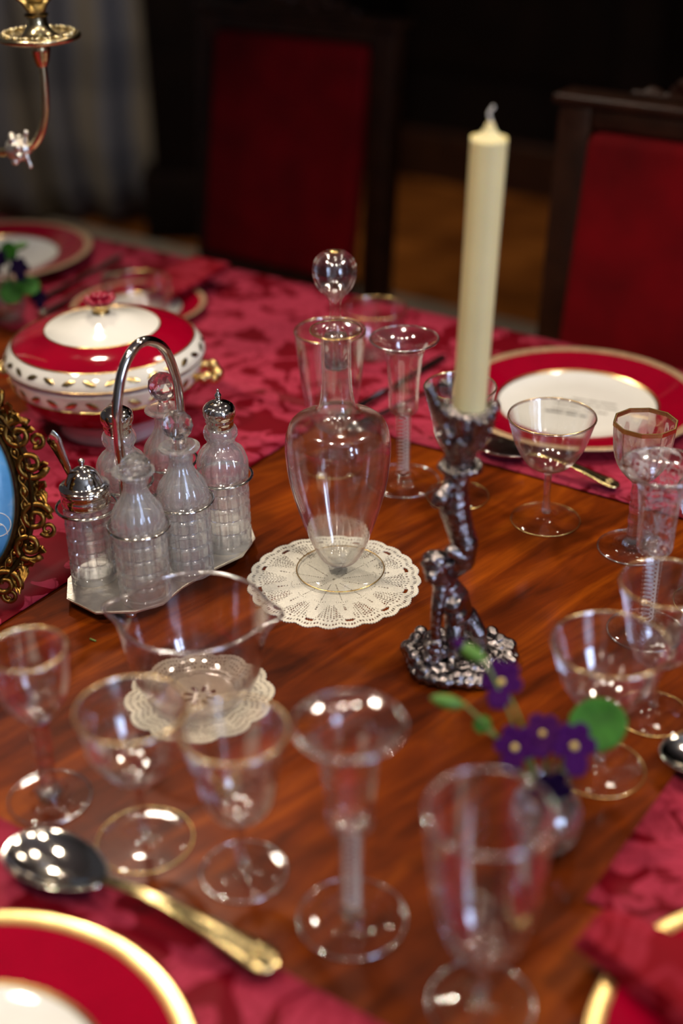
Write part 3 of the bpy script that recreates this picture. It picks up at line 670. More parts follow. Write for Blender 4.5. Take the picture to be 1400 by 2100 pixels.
# ------------------------------------------------------------------ tureen
tu = thing('covered_tureen', 'round crimson and white covered tureen with gilt borders', 'tureen', (-.250, 1.362, T + .0030))
lat = lambda pts, sub=4, seg=96: lathe(smooth_prof(pts, sub), seg)
mesh('foot', lat([(.050, 0), (.056, 0), (.057, .004), (.058, .012), (.066, .021), (.071, .0245)]), 'white_china', tu)
mesh('bowl', lat([(.071, .0245), (.085, .035), (.0955, .047), (.1000, .0590)]), 'crimson', tu)
bb = mesh('bowl_border', lat([(.1000, .0590), (.1015, .0640), (.1030, .0720), (.1035, .0765), (.1010, .0790), (.0985, .0790), (.096, .074)]), 'white_china', tu)
mesh('gold_line', ring(.1002, .0009, 96, 6, .0592), 'gold', tu)
ldt = mesh('lid', lat([(.0985, .0790), (.1030, .0805), (.1062, .0830), (.1070, .0850), (.1055, .0900), (.1005, .0970), (.0965, .1010)]), 'white_china', tu)
mesh('gold_line', ring(.1068, .0008, 96, 6, .0838), 'gold', ldt)
mesh('gold_line', ring(.0965, .0009, 96, 6, .1012), 'gold', ldt)
mesh('lid_band', lat([(.0965, .1010), (.0880, .1062), (.0760, .1105), (.0610, .1140)]), 'crimson', ldt)
mesh('gold_line', ring(.0610, .0008, 96, 6, .1141), 'gold', ldt)
mesh('lid_crown', lat([(.0610, .1140), (.0450, .1185), (.0280, .1245), (.0130, .1290), (0, .1300)]), 'white_china', ldt)
mesh('finial_stem', lat([(.0100, .1280), (.0092, .1310), (.0085, .1330), (.0115, .1370), (.0130, .1395), (.0090, .1410), (0, .1412)], 3, 32), 'gold', ldt)
pet = None
for k in range(9):
    a = 2 * PI * k / 9
    if pet is None:
        pet = mesh('finial_petal', sphere((0, 0, 0), .0062, 2, (1.25, .8, .55)), 'pink_enamel', ldt)
        o = pet
    else: o = link('finial_petal', pet.data, None, ldt)
    o.location = (.0108 * math.cos(a), .0108 * math.sin(a), .1425 + .001 * (k % 2)); o.rotation_euler = (0, -.5, a)
for k in range(4):
    a = 2 * PI * k / 4; o = link('finial_petal', pet.data, None, ldt); o.location = (.0035 * math.cos(a), .0035 * math.sin(a), .1455); o.rotation_euler = (0, -.8, a)
gleaf = None
def leafmesh(L, w, h=.0009):
    V, Fc = [], []; n = 10
    for i in range(n + 1):
        u = i / n; ww = w * math.sin(PI * u) ** .7 * (1 + .25 * math.sin(u * 22)); 
        V += [(L * (u - .5), -ww, 0), (L * (u - .5), 0, h * math.sin(PI * u)), (L * (u - .5), ww, 0)]
    for i in range(n):
        a = i * 3; Fc += [(a, a + 3, a + 4, a + 1), (a + 1, a + 4, a + 5, a + 2)]
    return V, Fc
for k in range(30):
    a = 2 * PI * (k + .5) / 30
    for (par, r, z, slope) in ((ldt, .1040, .0930, .55), (bb, .1030, .0685, 1.42)):
        if gleaf is None: gleaf = mesh('gilt_leaf', leafmesh(.0145, .0027), 'gold', par); o = gleaf
        else: o = link('gilt_leaf', gleaf.data, None, par)
        o.location = (r * math.cos(a), r * math.sin(a), z)
        rad_ = Vector((math.cos(a), math.sin(a), 0)); nrm = (rad_ * math.sin(slope if par is bb else .95) + Vector((0, 0, 1)) * math.cos(slope if par is bb else .95)).normalized()
        tg = Vector((-math.sin(a), math.cos(a), 0)); tg = (tg + nrm.cross(tg) * (.35 if k % 2 else -.35)).normalized(); bi = nrm.cross(tg)
        o.location = Vector(o.location) + nrm * .0006
        o.rotation_euler = Matrix(((tg.x, bi.x, nrm.x), (tg.y, bi.y, nrm.y), (tg.z, bi.z, nrm.z))).to_euler()
for s, rz in ((1, math.radians(-6)), (-1, math.radians(174))):
    h = mesh('handle', tube(spline([(.098, -.016, .066), (.110, -.017, .064), (.119, -.010, .061), (.121, 0, .060), (.119, .010, .061), (.110, .017, .064), (.098, .016, .066)], 5), [.0042, .0046, .005, .0055, .0060, .0055] * 5 + [.0042], 12), 'gold', tu, rot=(0, 0, rz))
    mesh('scroll', join(sphere((.113, -.016, .066), .0062, 2), sphere((.113, .016, .066), .0062, 2), sphere((.121, 0, .063), .0066, 2)), 'gold', h)

# ------------------------------------------------------------------ gilt oval picture frame
FR = thing('picture_frame', 'ornate gilt oval picture frame with scrolls around a blue picture', 'picture frame', (-.318, .974, T + .0030))
fp = bpy.data.objects.new('front', None)
FM = Matrix.Translation((0, .030, .1085)) @ Matrix.Rotation(math.radians(3), 4, 'Z') @ Matrix.Rotation(math.radians(90 - 13), 4, 'X')
def fpart(name, vf, mat, par=None, **kw):
    o = mesh(name, vf, mat, par or FR, **kw)
    if par is None: o.matrix_local = FM
    return o
def ell(a, off, h): return (( .054 + off) * math.cos(a), (.0815 + off) * math.sin(a), h)
def sweep(sec, n=120):
    V, Fc = [], []; m = len(sec)
    for i in range(n):
        a = 2 * PI * i / n
        for off, h in sec: V.append(ell(a, off, h))
    for i in range(n):
        for k in range(m): k2 = (k + 1) % m; j = (i + 1) % n; Fc.append((i * m + k, i * m + k2, j * m + k2, j * m + k))
    return V, Fc
fpart('band', sweep([(-.0075, -.004), (-.0075, .0055), (-.0060, .0066), (-.0045, .0055), (-.0035, .0030), (.0035, .0030), (.0048, .0058), (.0064, .0068), (.0080, .0050), (.0085, -.004)]), 'gilt_dark', sharp=35)
fpart('inner_bevel', sweep([(-.0085, -.004), (-.0085, .0035), (-.0075, .0055), (-.0072, .004), (-.0075, -.004)]), 'gilt_bronze')
bead = None; NB = 22
for i in range(NB * 2):
    a = 2 * PI * i / (NB * 2); big = i % 2 == 0
    p = Vector(ell(a, 0, .0040)); tg = Vector((-.054 * math.sin(a), .0815 * math.cos(a), 0)).normalized()
    M = FM @ Matrix.Translation(p) @ Matrix.Rotation(math.atan2(tg.y, tg.x), 4, 'Z') @ Matrix.Diagonal((1.0 if big else .55, 1.0 if big else .75, 1, 1))
    if bead is None: bead = mesh('bead', sphere((0, 0, 0), .0030, 2, (1.45, .85, .75)), 'gilt_bronze', FR); o = bead
    else: o = link('bead', bead.data, None, FR)
    o.matrix_local = M
for s in (0, PI):
    pts = []
    for i in range(NB * 10 + 1):
        a = 2 * PI * i / (NB * 10); pts.append(ell(a, .0031 * math.cos(a * NB + s), .0042 + .0008 * math.sin(a * NB + s)))
    fpart('twisted_cord', tube(pts, .00075, 6, False), 'gilt_bronze')
fpart('picture', sweep([(-.0540, .0005), (-.0540, .0002), (-.0072, .0002), (-.0072, .0005)], 96), 'print_ink')
m, nt, bs = base_mat('blue_picture'); tc = nd(nt, 'ShaderNodeTexCoord'); n = nd(nt, 'ShaderNodeTexNoise'); n.inputs['Scale'].default_value = 30; n.inputs['Detail'].default_value = 6
lk(nt, tc.outputs['Object'], n.inputs['Vector']); r = ramp(nt, n.outputs['Fac'], [(.35, srgb(84, 158, 214)), (.6, srgb(112, 182, 232)), (.78, srgb(190, 220, 240))]); lk(nt, r.outputs[0], bs.inputs['Base Color']); bs.inputs['Roughness'].default_value = .25
pic = [o for o in FR.children if o.name.startswith('picture')][0]; pic.data.materials.clear(); pic.data.materials.append(m)
pic['label'] = 'plain sky blue picture'
sc_ = [((.030 + .006 * math.cos(t) * (1 + .1 * t), -.038 + .008 * math.sin(t) + .0015 * t, .0010)) for t in [i * .25 for i in range(46)]]
fpart('white_swirl', tube(sc_, .0004, 5), 'white_china')
fpart('backing', sweep([(-.052, -.004), (-.052, -.006), (.006, -.006), (.006, -.004)], 72), 'gilt_dark')
# carved scrolls and leaves around the oval: one of each kind, repeated
def spiral(r0, turns, sgn, rad0, rad1, h=.004):
    pts, rr = [], []; n = 34
    for i in range(n + 1):
        u = i / n; a = turns * 2 * PI * u; r = r0 * (1 - .84 * u)
        pts.append((r * math.cos(a) - r0, sgn * r * math.sin(a), h + .003 * u)); rr.append(rad0 + (rad1 - rad0) * u)
    return tube(pts, rr, 8)
def acanthus(L, w, curl):
    V, Fc = [], []; n, m = 14, 8
    for i in range(n + 1):
        u = i / n; ww = w * (math.sin(PI * min(1, u * .93 + .07)) ** .8) * (1 + .28 * math.sin(u * 17))
        for k in range(m + 1):
            v = k / m * 2 - 1; lob = abs(v)
            V.append((L * u - .25 * ww * lob ** 2, ww * v, .004 + curl * u * u * .010 + .0022 * math.cos(v * 3 * PI) * (1 - u * .5) - .003 * v * v))
    for i in range(n):
        for k in range(m): a = i * (m + 1) + k; Fc.append((a, a + 1, a + m + 2, a + m + 1))
    k0 = len(V); V += [(x, y, z - .0022) for x, y, z in V[:k0]]
    Fc += [tuple(reversed([q + k0 for q in f])) for f in Fc[:]]
    return V, Fc
protos = {'scroll_r': mesh('carved_scroll', spiral(.0115, 1.55, 1, .0030, .0016), 'gilt_bronze', FR), 'scroll_l': mesh('carved_scroll', spiral(.0115, 1.55, -1, .0030, .0016), 'gilt_bronze', FR),
          'leaf': mesh('carved_leaf', acanthus(.019, .0052, 1), 'gilt_bronze', FR), 'small': mesh('carved_scroll', spiral(.0075, 1.4, 1, .0026, .0014), 'gilt_bronze', FR)}
fresh = dict.fromkeys(protos, True)
def orn(kind, a, off, ang, sc=1.0):
    o = protos[kind] if fresh[kind] else link(protos[kind].data.name.split('.')[0], protos[kind].data, None, FR); fresh[kind] = False
    nrm = math.atan2(math.sin(a) / .0815, math.cos(a) / .054)
    o.matrix_local = FM @ Matrix.Translation(ell(a, off, -.002)) @ Matrix.Rotation(nrm + ang, 4, 'Z') @ Matrix.Diagonal((sc, sc, sc, 1))
NO = 16
for i in range(NO):
    a = 2 * PI * (i + .5) / NO; k = i % 2
    orn('scroll_r' if k else 'scroll_l', a, .0215, .35 if k else -.35, 1.14)
    orn('leaf', a + (.13 if k else -.13), .0070, .95 if k else -.95, 1.0)
    orn('leaf', a, .0085, -.25 if k else .25, .85)
    orn('small', a + PI / NO, .0155, 1.2 if k else -2.4, .9)
mesh('easel_strut', tube([(0, .045, .16), (0, .115, .002)], .004, 8), 'gilt_dark', FR)

# ------------------------------------------------------------------ silver candlestick with putto
ck = thing('candlestick', 'tarnished silver candlestick with a putto figure holding up the socket', 'candlestick', (.093, .904, T))
balls = []
rnd = random.Random(4)
base = [((0, 0, .006), .043, (1.0, .86, .15)), ((0, 0, .011), .036, (1, .86, .17)), ((0, .002, .013), .024, (1, .8, .25))]
for i in range(26):
    a = 2 * PI * i / 26; q = .0385 + .0035 * math.sin(a * 5)
    base.append(((q * math.cos(a), q * .86 * math.sin(a), .0080 + .0025 * math.sin(a * 7)), .0066 + .0012 * math.sin(a * 9), (1, 1, .9)))
for i in range(34):
    a = 2 * PI * i / 34; q = .0425 + .0025 * math.sin(a * 5 + 1); base.append(((q * math.cos(a), q * .86 * math.sin(a), .0060), .0044))
for i in range(70):
    a = rnd.random() * 2 * PI; q = .012 + .026 * rnd.random(); base.append(((q * math.cos(a), q * .86 * math.sin(a), .0138 + .0012 * rnd.random()), .0018 + .0014 * rnd.random()))
for x, y, z, r in ((-.036, -.010, .014, .007), (-.040, -.002, .017, .006), (-.034, .010, .017, .007), (-.030, .018, .019, .006), (.034, .012, .014, .006), (.028, .02, .016, .006), (.006, .03, .018, .007)): base.append(((x, y, z), r))
lumps('base', base, .0011, 'tarnished_silver', ck)
fig = []
fig += chain([((-.0195, -.010, .092), .0070), ((-.0135, -.004, .0801), .0091), ((-.0061, -.002, .0651), .0112), ((-.0007, .002, .0453), .0102)])           # neck, chest, hips
fig += [((-.0085, -.010, .0640), .0085), ((-.004, -.009, .0520), .0085)]                                                                     # belly
fig += chain([((-.0165, -.010, .0830), .0058), ((-.0198, -.016, .0654), .0046), ((-.0211, -.018, .0463), .0038), ((-.0203, -.018, .0385), .0040)])    # arm down to the rock
for k in range(4): fig += chain([((-.0225 + .0014 * k, -.0195, .0385), .0016), ((-.0232 + .0018 * k, -.0225, .0350), .0015), ((-.0230 + .0018 * k, -.0230, .0315), .0013)])
fig += chain([((-.0170, -.0165, .0385), .0016), ((-.0150, -.0190, .0360), .0014)])
fig += chain([((-.0095, .004, .0830), .0056), ((-.0020, .004, .0900), .0045), ((.0010, .000, .0990), .0038)])                                    # other arm raised
fig += chain([((.0045, .002, .0445), .0088), ((.0139, -.004, .0327), .0066), ((.0166, -.005, .0220), .0048), ((.0168, -.006, .0155), .0040), ((.0140, -.013, .0142), .0038)])
fig += chain([((-.0043, -.006, .0484), .0086), ((-.0069, -.016, .0354), .0062), ((-.0078, -.016, .0240), .0047), ((-.0080, -.017, .0165), .0040), ((-.0090, -.0245, .0148), .0038)])
fig = [(b[0], b[1] * 1.14) for b in fig]
lumps('putto_figure', fig, .0009, 'tarnished_silver', ck)
hd = [((-.0216, -.012, .1000), .0096, (.95, 1, 1.05)), ((-.0245, -.0195, .0965), .0050), ((-.0250, -.0215, .0978), .0022), ((-.0235, -.0205, .0935), .0030)]
for i in range(34):
    a = rnd.random() * 2 * PI; e = rnd.uniform(-.1, 1.5); d = Vector((math.cos(a) * math.cos(e), math.sin(a) * math.cos(e), math.sin(e)))
    if d.y < -.45 and d.z < .55: continue
    hd.append((Vector((-.0216, -.012, .1005)) + d * .0092, .0027))
hd = [(Vector((-.0216, -.012, .1)) + (Vector(b[0]) - Vector((-.0216, -.012, .1))) * 1.12, b[1] * 1.12) + tuple(b[2:]) for b in hd]
lumps('putto_head', hd, .0008, 'tarnished_silver', ck)
rock = [((-.0204, -.014, .0200), .0085), ((-.0240, -.010, .0240), .0065), ((-.0160, -.016, .0240), .0055), ((-.0215, -.018, .0270), .0058), ((-.0250, -.016, .0180), .0060)]
for i in range(20): rock.append(((-.0204 + rnd.uniform(-.009, .009), -.014 + rnd.uniform(-.008, .006), .024 + rnd.uniform(-.01, .008)), .0026))
lumps('rock', rock, .0009, 'tarnished_silver', ck)
up = chain([((-.0058, 0, .1790), .0087), ((-.0068, 0, .1619), .0084), ((-.0072, 0, .1451), .0104), ((-.0024, -.002, .127), .0092), ((.0011, -.004, .1151), .0092), ((-.0014, -.002, .1000), .0098), ((-.0084, 0, .0900), .0078)])
up += chain([((-.0120, -.003, .1500), .0052), ((-.0185, -.008, .1560), .0046), ((-.0150, -.007, .1640), .0040), ((-.0090, -.005, .1690), .0040)])
up += [((-.0180, -.009, .1585), .0064), ((-.0215, -.011, .1560), .0040)] + chain([((-.0005, -.008, .1060), .0058), ((-.0100, -.010, .1120), .0045), ((-.0135, -.008, .1060), .0036)])
for i in range(16): a = 2 * PI * i / 16; up.append(((-.0040 + .0140 * math.cos(a), .0140 * math.sin(a), .1800 + .001 * math.sin(a * 4)), .0030))
up.append(((-.0045, 0, .1800), .0125, (1, 1, .4)))
up = [(b[0], b[1] * 1.18) + tuple(b[2:]) for b in up]
lumps('supporting_figure', up, .0009, 'tarnished_silver', ck)
cup = []
for i in range(9):
    u = i / 8; cup.append(((-.0043 + .0035 * u, 0, .1850 + .038 * u), .0120 + .0055 * u, (1, 1, .5)))
for i in range(9):
    a = 2 * PI * i / 9 + .2; hgt = .2270 + .0035 * math.sin(a * 2)
    cup += chain([((-.002 + .0135 * math.cos(a), .0135 * math.sin(a), .2000), .0040), ((-.001 + .0170 * math.cos(a), .0170 * math.sin(a), .2170), .0042), ((-.001 + .0200 * math.cos(a), .0200 * math.sin(a), hgt), .0040)])
cup += chain([((-.018, 0, .2180), .0055), ((-.0235, 0, .2330), .0050), ((-.0280, 0, .2440), .0044)]) + chain([((.0150, 0, .2180), .0050), ((.0195, 0, .2290), .0048)])
for i in range(26): a = rnd.random() * 6.28; cup.append(((-.001 + .0195 * math.cos(a), .0195 * math.sin(a), .206 + .024 * rnd.random()), .0026))
lumps('socket', cup, .0010, 'tarnished_silver', ck)
cd = thing('candle', 'tall unlit cream taper candle in the silver candlestick', 'candle', (.0945, .904, T + .2262))
cdl = mesh('wax', lathe(smooth_prof([(0, 0), (.0118, 0), (.0120, .004), (.0121, .1), (.0123, .1905), (.0122, .1940), (.0105, .1970), (.0070, .1995), (.0040, .2030), (.0022, .2070), (0, .2075)], 4), 40), 'wax', cd)
mesh('wick', tube(spline([(0, 0, .2045), (.0002, 0, .2090), (-.0014, 0, .2120), (-.0005, 0, .2150), (.0012, 0, .2165), (.0008, 0, .2180)], 4), .0009, 6), 'wick', cd)
cd.rotation_euler = (0, math.radians(2.1), 0)

# ------------------------------------------------------------------ candelabrum arm at the top left
ca = thing('candelabrum', 'brass candelabrum arm with ornate drip pan at the top left', 'candelabrum', (-.520, 1.500, T + .0030))
K = Vector((-.2925, 1.42, .4035)) - Vector((-.520, 1.500, .003))
L = lambda p: Vector(p) + K
mesh('base', lathe(smooth_prof([(0, 0), (.070, 0), (.072, .006), (.060, .014), (.035, .022), (.018, .036), (.012, .06), (0, .06)], 3), 48), 'pale_brass', ca)
mesh('column', lathe(smooth_prof([(0, .05), (.012, .05), (.016, .08), (.010, .12), (.014, .2), (.020, .25), (.012, .28), (.018, .30), (.010, .33), (.014, .42), (0, .43)], 4), 40), 'pale_brass', ca)
armp = [(-.2275, .080, -.105), (-.16, .056, -.1200), (-.095, .033, -.1225), (-.050, .016, -.1190), (-.0250, .008, -.1130), (-.0110, .003, -.0980), (-.0030, .001, -.0750), (0, 0, -.0450), (0, 0, -.010)]
mesh('arm', tube(spline([L(p) for p in armp], 7), .0043, 14), 'pale_brass', ca)
boss = [(L((-.0385, .011, -.1150)), .0135), (L((-.030, .009, -.1140)), .0078)]
for i in range(9): a = 2 * PI * i / 9; boss.append((L((-.0385 + .005 * math.cos(a * 2), .011 + .0130 * math.cos(a), -.115 + .0130 * math.sin(a))), .0044))
bo = lumps('leaf_boss', boss, .0011, 'silver_brushed', ca)
for s in (-1, 1): mesh('curled_leaf', tube(spline([L((-.030, .007, -.114 + s * .003)), L((-.0275, .006, -.114 + s * .012)), L((-.0255, .005, -.114 + s * .018)), L((-.0270, .004, -.114 + s * .018))], 5), [.0034] * 5 + [.0026] * 6 + [.0018] * 5, 8), 'silver_brushed', bo)
dp = mesh('drip_pan', xf(lathe(smooth_prof([(.0050, -.030), (.0075, -.024), (.0100, -.014), (.0115, -.008), (.030, -.0065), (.0400, -.0035), (.0418, -.0010), (.0410, .0010), (.0385, .0022), (.0300, .0010), (.0200, .0005), (.0145, .004), (.0105, .011), (.0100, .019)], 4), 72), Matrix.Translation(K)), 'pale_brass', ca)
for i in range(36):
    a = 2 * PI * i / 36
    if i == 0: rb = mesh('cast_leaf', sphere((0, 0, 0), .0026, 2, (1.5, .8, .8)), 'pale_brass', dp); o = rb
    else: o = link('cast_leaf', rb.data, None, dp)
    o.location = L((.0345 * math.cos(a), .0345 * math.sin(a), .0026)); o.rotation_euler = (0, 0, a + (.7 if i % 2 else 2.2))
mesh('collar', xf(ring(.0100, .0018, 40, 8, .0195), Matrix.Translation(K)), 'gilt_dark', ca)
mesh('candle_socket', xf(lathe(smooth_prof([(.0085, .0195), (.0095, .0225), (.0112, .0270), (.0150, .0320), (.0220, .0370), (.0275, .0430), (.0285, .050), (.0250, .072), (.0235, .072), (.0240, .05), (0, .048)], 4), 48), Matrix.Translation(K)), 'pale_brass', ca)

# ------------------------------------------------------------------ cutlery
def spoon(name, label, loc, rz, k=1.0, tilt=0.0):
    t = thing(name, label, 'spoon', loc, rz, 'silver spoons'); t.scale = (k, k, k)
    V, Fc = [], []; nu, nv = 16, 40
    for i in range(nu + 1):
        q = i / nu
        for j in range(nv):
            a = 2 * PI * j / nv; sh = 1 - .16 * math.cos(a)
            V.append((.0365 * q * math.cos(a), .0225 * q * math.sin(a) * sh, .0135 - .0115 * (1 - q * q) ** .8))
    for i in range(nu):
        for j in range(nv): j2 = (j + 1) % nv; Fc.append((i * nv + j, i * nv + j2, (i + 1) * nv + j2, (i + 1) * nv + j))
    b = mesh('bowl', (V, Fc), 'silver', t); s = b.modifiers.new('t', 'SOLIDIFY'); s.thickness = .0011
    n = 30; V, Fc = [], []
    for i in range(n + 1):
        u = i / n; x = .034 + .120 * u
        w = .0042 + .0010 * u + .0072 * max(0, (u - .35) / .65) ** 1.4; w *= math.sqrt(max(.02, 1 - max(0, (u - .90) / .10) ** 2)); 
        z = .0135 + .008 * math.sin(PI * min(1, u * 1.0)) * (1 - u) - .0075 * u + .002 * math.sin(PI * u); th = .0016
        V += [(x, -w, z), (x, -w * .75, z + th), (x, -w * .35, z + th * .6), (x, w * .35, z + th * .6), (x, w * .75, z + th), (x, w, z), (x, w * .6, z - th), (x, -w * .6, z - th)]
    for i in range(n):
        for q in range(8): q2 = (q + 1) % 8; Fc.append((i * 8 + q, i * 8 + q2, (i + 1) * 8 + q2, (i + 1) * 8 + q))
    Fc += [tuple(range(8)), tuple(range(n * 8, n * 8 + 8))]
    h = mesh('handle', (V, Fc), 'silver_warm_tint', t)
    mesh('shell_relief', join(*[sphere((.139 + .0018 * (q % 2), -.006 + .003 * q, .0090), .0022, 2, (1.9, .6, .5)) for q in range(5)], sphere((.128, 0, .0095), .003, 2, (1.6, .8, .5))), 'silver_warm_tint', h)
    return t
spoon('tablespoon', 'large silver tablespoon with warm tinted handle beside the front plate', (-.190, .668, T + .0034), math.radians(-30.2), 1.10)
spoon('dessert_spoon', 'dessert spoon lying before the right plate behind the coupe', (.168, 1.262, T + .0040), math.radians(-37), .86)
spoon('tablespoon', 'silver spoon bowl on the right mat cut by the right edge', (.262, .763, T + .0034), math.radians(-8), 1.05)
def knife(name, label, loc, rz, group):
    t = thing(name, label, 'knife', loc, rz, group)
    pts = [(0, -.004), (.10, -.006), (.118, -.005), (.126, .000), (.122, .0045), (.10, .006), (0, .005)]
    mesh('blade', extrude_poly(pts, .002, .0034, .0004), 'steel_dark', t, sharp=30)
    mesh('handle', tube(spline([(.002, 0, .0035), (-.03, 0, .0042), (-.07, 0, .0048), (-.092, 0, .0045), (-.097, 0, .004)], 5), [.004, .0045, .005, .0052, .0055, .0058, .006, .0062, .0064, .0066, .0068, .007, .0072, .0074, .0074, .0073, .0072, .007, .006, .004, .002], 12, True, .55, (0, 0, 1)), 'silver', t)
    return t
def fork(name, label, loc, rz, group):
    t = thing(name, label, 'fork', loc, rz, group)
    mesh('handle', tube(spline([(.045, 0, .008), (.02, 0, .0075), (-.04, 0, .0055), (-.09, 0, .0045), (-.10, 0, .0045)], 5), [.0030, .0026, .0024, .0022, .0024, .0026, .0028, .003, .0034, .0038, .0044, .005, .0056, .006, .0066, .007, .0074, .0076, .0072, .005, .002], 10, True, .45, (0, 0, 1)), 'silver', t)
    mesh('root', extrude_poly([(.042, -.003), (.052, -.0105), (.064, -.0115), (.064, .0115), (.052, .0105), (.042, .003)], .0068, .0084, .0004), 'silver', t, sharp=30)
    tm = None
    for k in range(4):
        y = -.0100 + .00667 * k
        vf = tube(spline([(.060, y, .0076), (.075, y, .0058), (.092, y, .0060), (.104, y, .0080)], 4), [.0017] * 9 + [.0013, .0011, .0009, .0006], 8)
        mesh('tine', vf, 'silver', t)
    return t
GC = 'knives and forks on the far runner'
knife('table_knife', 'steel table knife beside the far left plate', (-.3650, 1.815, T + .0040), math.radians(66), GC)
fork('table_fork', 'silver fork between the far left knife and the side plate', (-.3430, 1.775, T + .0040), math.radians(63), GC)
fork('table_fork', 'dark silver fork lying behind the air twist glass by the decanter', (.0800, 1.392, T + .0040), math.radians(42), GC)
knife('table_knife', 'dark steel knife tip seen through the air twist glass bowl', (.0550, 1.428, T + .0040), math.radians(54), GC)

# ------------------------------------------------------------------ folded napkins
def napkin(name, label, loc, rz, lx, ly, th, rx=0.0, ry=0.0, sag=0.0, layers=3):
    """zigzag folded cloth: rounded fold section extruded along x"""
    sec = []; hy = ly / 2; lay = th / layers
    for k in range(layers):
        z = lay * (k + .5); a, b = (-hy, hy) if k % 2 == 0 else (hy, -hy)
        for i in range(9): sec.append((a + (b - a) * i / 8 * .985 + (.0 if k else 0), z))
        if k < layers - 1:
            s = 1 if b > 0 else -1
            for q in (-60, 0, 60): sec.append((b + s * lay * .5 * math.cos(math.radians(q)) * 1.1, z + lay * .5 + lay * .5 * math.sin(math.radians(q))))
    n = 16; V, Fc = [], []; m = len(sec)
    for i in range(n + 1):
        x = -lx / 2 + lx * i / n
        for y, z in sec: V.append((x + .002 * math.sin(y * 60), y, z + .0012 * math.sin(x * 55 + y * 30) * (z / th) + sag * (x / lx) ** 2))
    for i in range(n):
        for k in range(m - 1): Fc.append((i * m + k, i * m + k + 1, (i + 1) * m + k + 1, (i + 1) * m + k))
    o = mesh(name, (V, Fc), 'napkin_damask', loc=loc, rot=(rx, ry, rz)); s = o.modifiers.new('t', 'SOLIDIFY'); s.thickness = lay * .55; s.offset = 0
    return tag(o, label, 'napkin', 'folded crimson napkins')
def wedge_napkin(label, pts, z0, th, layers=3):
    vfs = []
    c = Vector((sum(p[0] for p in pts) / len(pts), sum(p[1] for p in pts) / len(pts)))
    fine = []
    for (x0, y0), (x1, y1) in zip(pts, pts[1:] + pts[:1]):
        for i in range(10): fine.append((x0 + (x1 - x0) * i / 10 + .0012 * math.sin(i * 2.1 + x0 * 90), y0 + (y1 - y0) * i / 10 + .0012 * math.sin(i * 1.7 + y0 * 70)))
    for k in range(layers):
        sc = 1 - .016 * k; lay = th / layers
        vfs.append(extrude_poly([(c.x + (x - c.x) * sc + .0012 * k, c.y + (y - c.y) * sc) for x, y in fine], z0 + lay * k, z0 + lay * (k + .97), lay * .3))
    return tag(mesh('folded_napkin', join(*vfs), 'napkin_damask', sharp=50), label, 'napkin', 'folded crimson napkins')
wedge_napkin('folded crimson napkin lying across the plate at the front right', [(.1330, .5820), (.1900, .5115), (.2590, .4270), (.3660, .4770), (.2400, .5530), (.1515, .6060)], T + .0225, .0125)
napkin('folded_napkin', 'folded crimson napkin on the far side plate beside the finger bowl', (-.208, 1.770, T + .0200), math.radians(58), .125, .062, .012, ry=math.radians(-2))

# ------------------------------------------------------------------ violets
def petal(L, w, cup_):
    V, Fc = [], []; n, m = 6, 4
    for i in range(n + 1):
        u = i / n; ww = w * math.sin(PI * (u * .82 + .06)) ** .75
        for k in range(m + 1):
            v = k / m * 2 - 1; V.append((L * u, ww * v, cup_ * L * u * u + .15 * ww * v * v + .0004 * math.sin(u * 9 + v * 4)))
    for i in range(n):
        for k in range(m): a = i * (m + 1) + k; Fc.append((a, a + 1, a + m + 2, a + m + 1))
    return V, Fc
PET = {}
def violet(label, foot, head, face, size, group, dark=False, eye=True):
    t = thing('violet', label, 'flower', foot, 0, group)
    foot, head = Vector(foot), Vector(head); h = head - foot; mid = h * .5 + Vector((0, 0, .012)); fz = Vector(face).normalized()
    mesh('stem', tube(spline([(0, 0, 0), mid, h - fz * size * .2], 6), .0011, 7), 'stem_green', t)
    q = fz.to_track_quat('Z', 'Y').to_matrix().to_4x4(); mat = 'violet_dark' if dark else 'violet_petal'
    if mat not in PET: PET[mat] = bpy.data.meshes.new('petal'); vf = petal(1, .42, .10); PET[mat].from_pydata(vf[0], [], vf[1]); PET[mat].shade_smooth(); PET[mat].materials.append(MATS[mat])
    for i, (a, s) in enumerate(((62, 1), (118, 1), (182, .92), (358, .92), (270, 1.2))):
        o = link('petal', PET[mat], None, t); o.matrix_local = Matrix.Translation(h) @ q @ Matrix.Rotation(math.radians(a), 4, 'Z') @ Matrix.Translation((0, 0, .0004 * i)) @ Matrix.Scale(size * s, 4)
        sm = o.modifiers.new('t', 'SOLIDIFY'); sm.thickness = .05
    if eye: mesh('eye', sphere(h + fz * size * .14, size * .17, 2), 'violet_eye', t)
    mesh('calyx', sphere(h - fz * size * .15, size * .25, 2), 'bud_green', t)
    return t
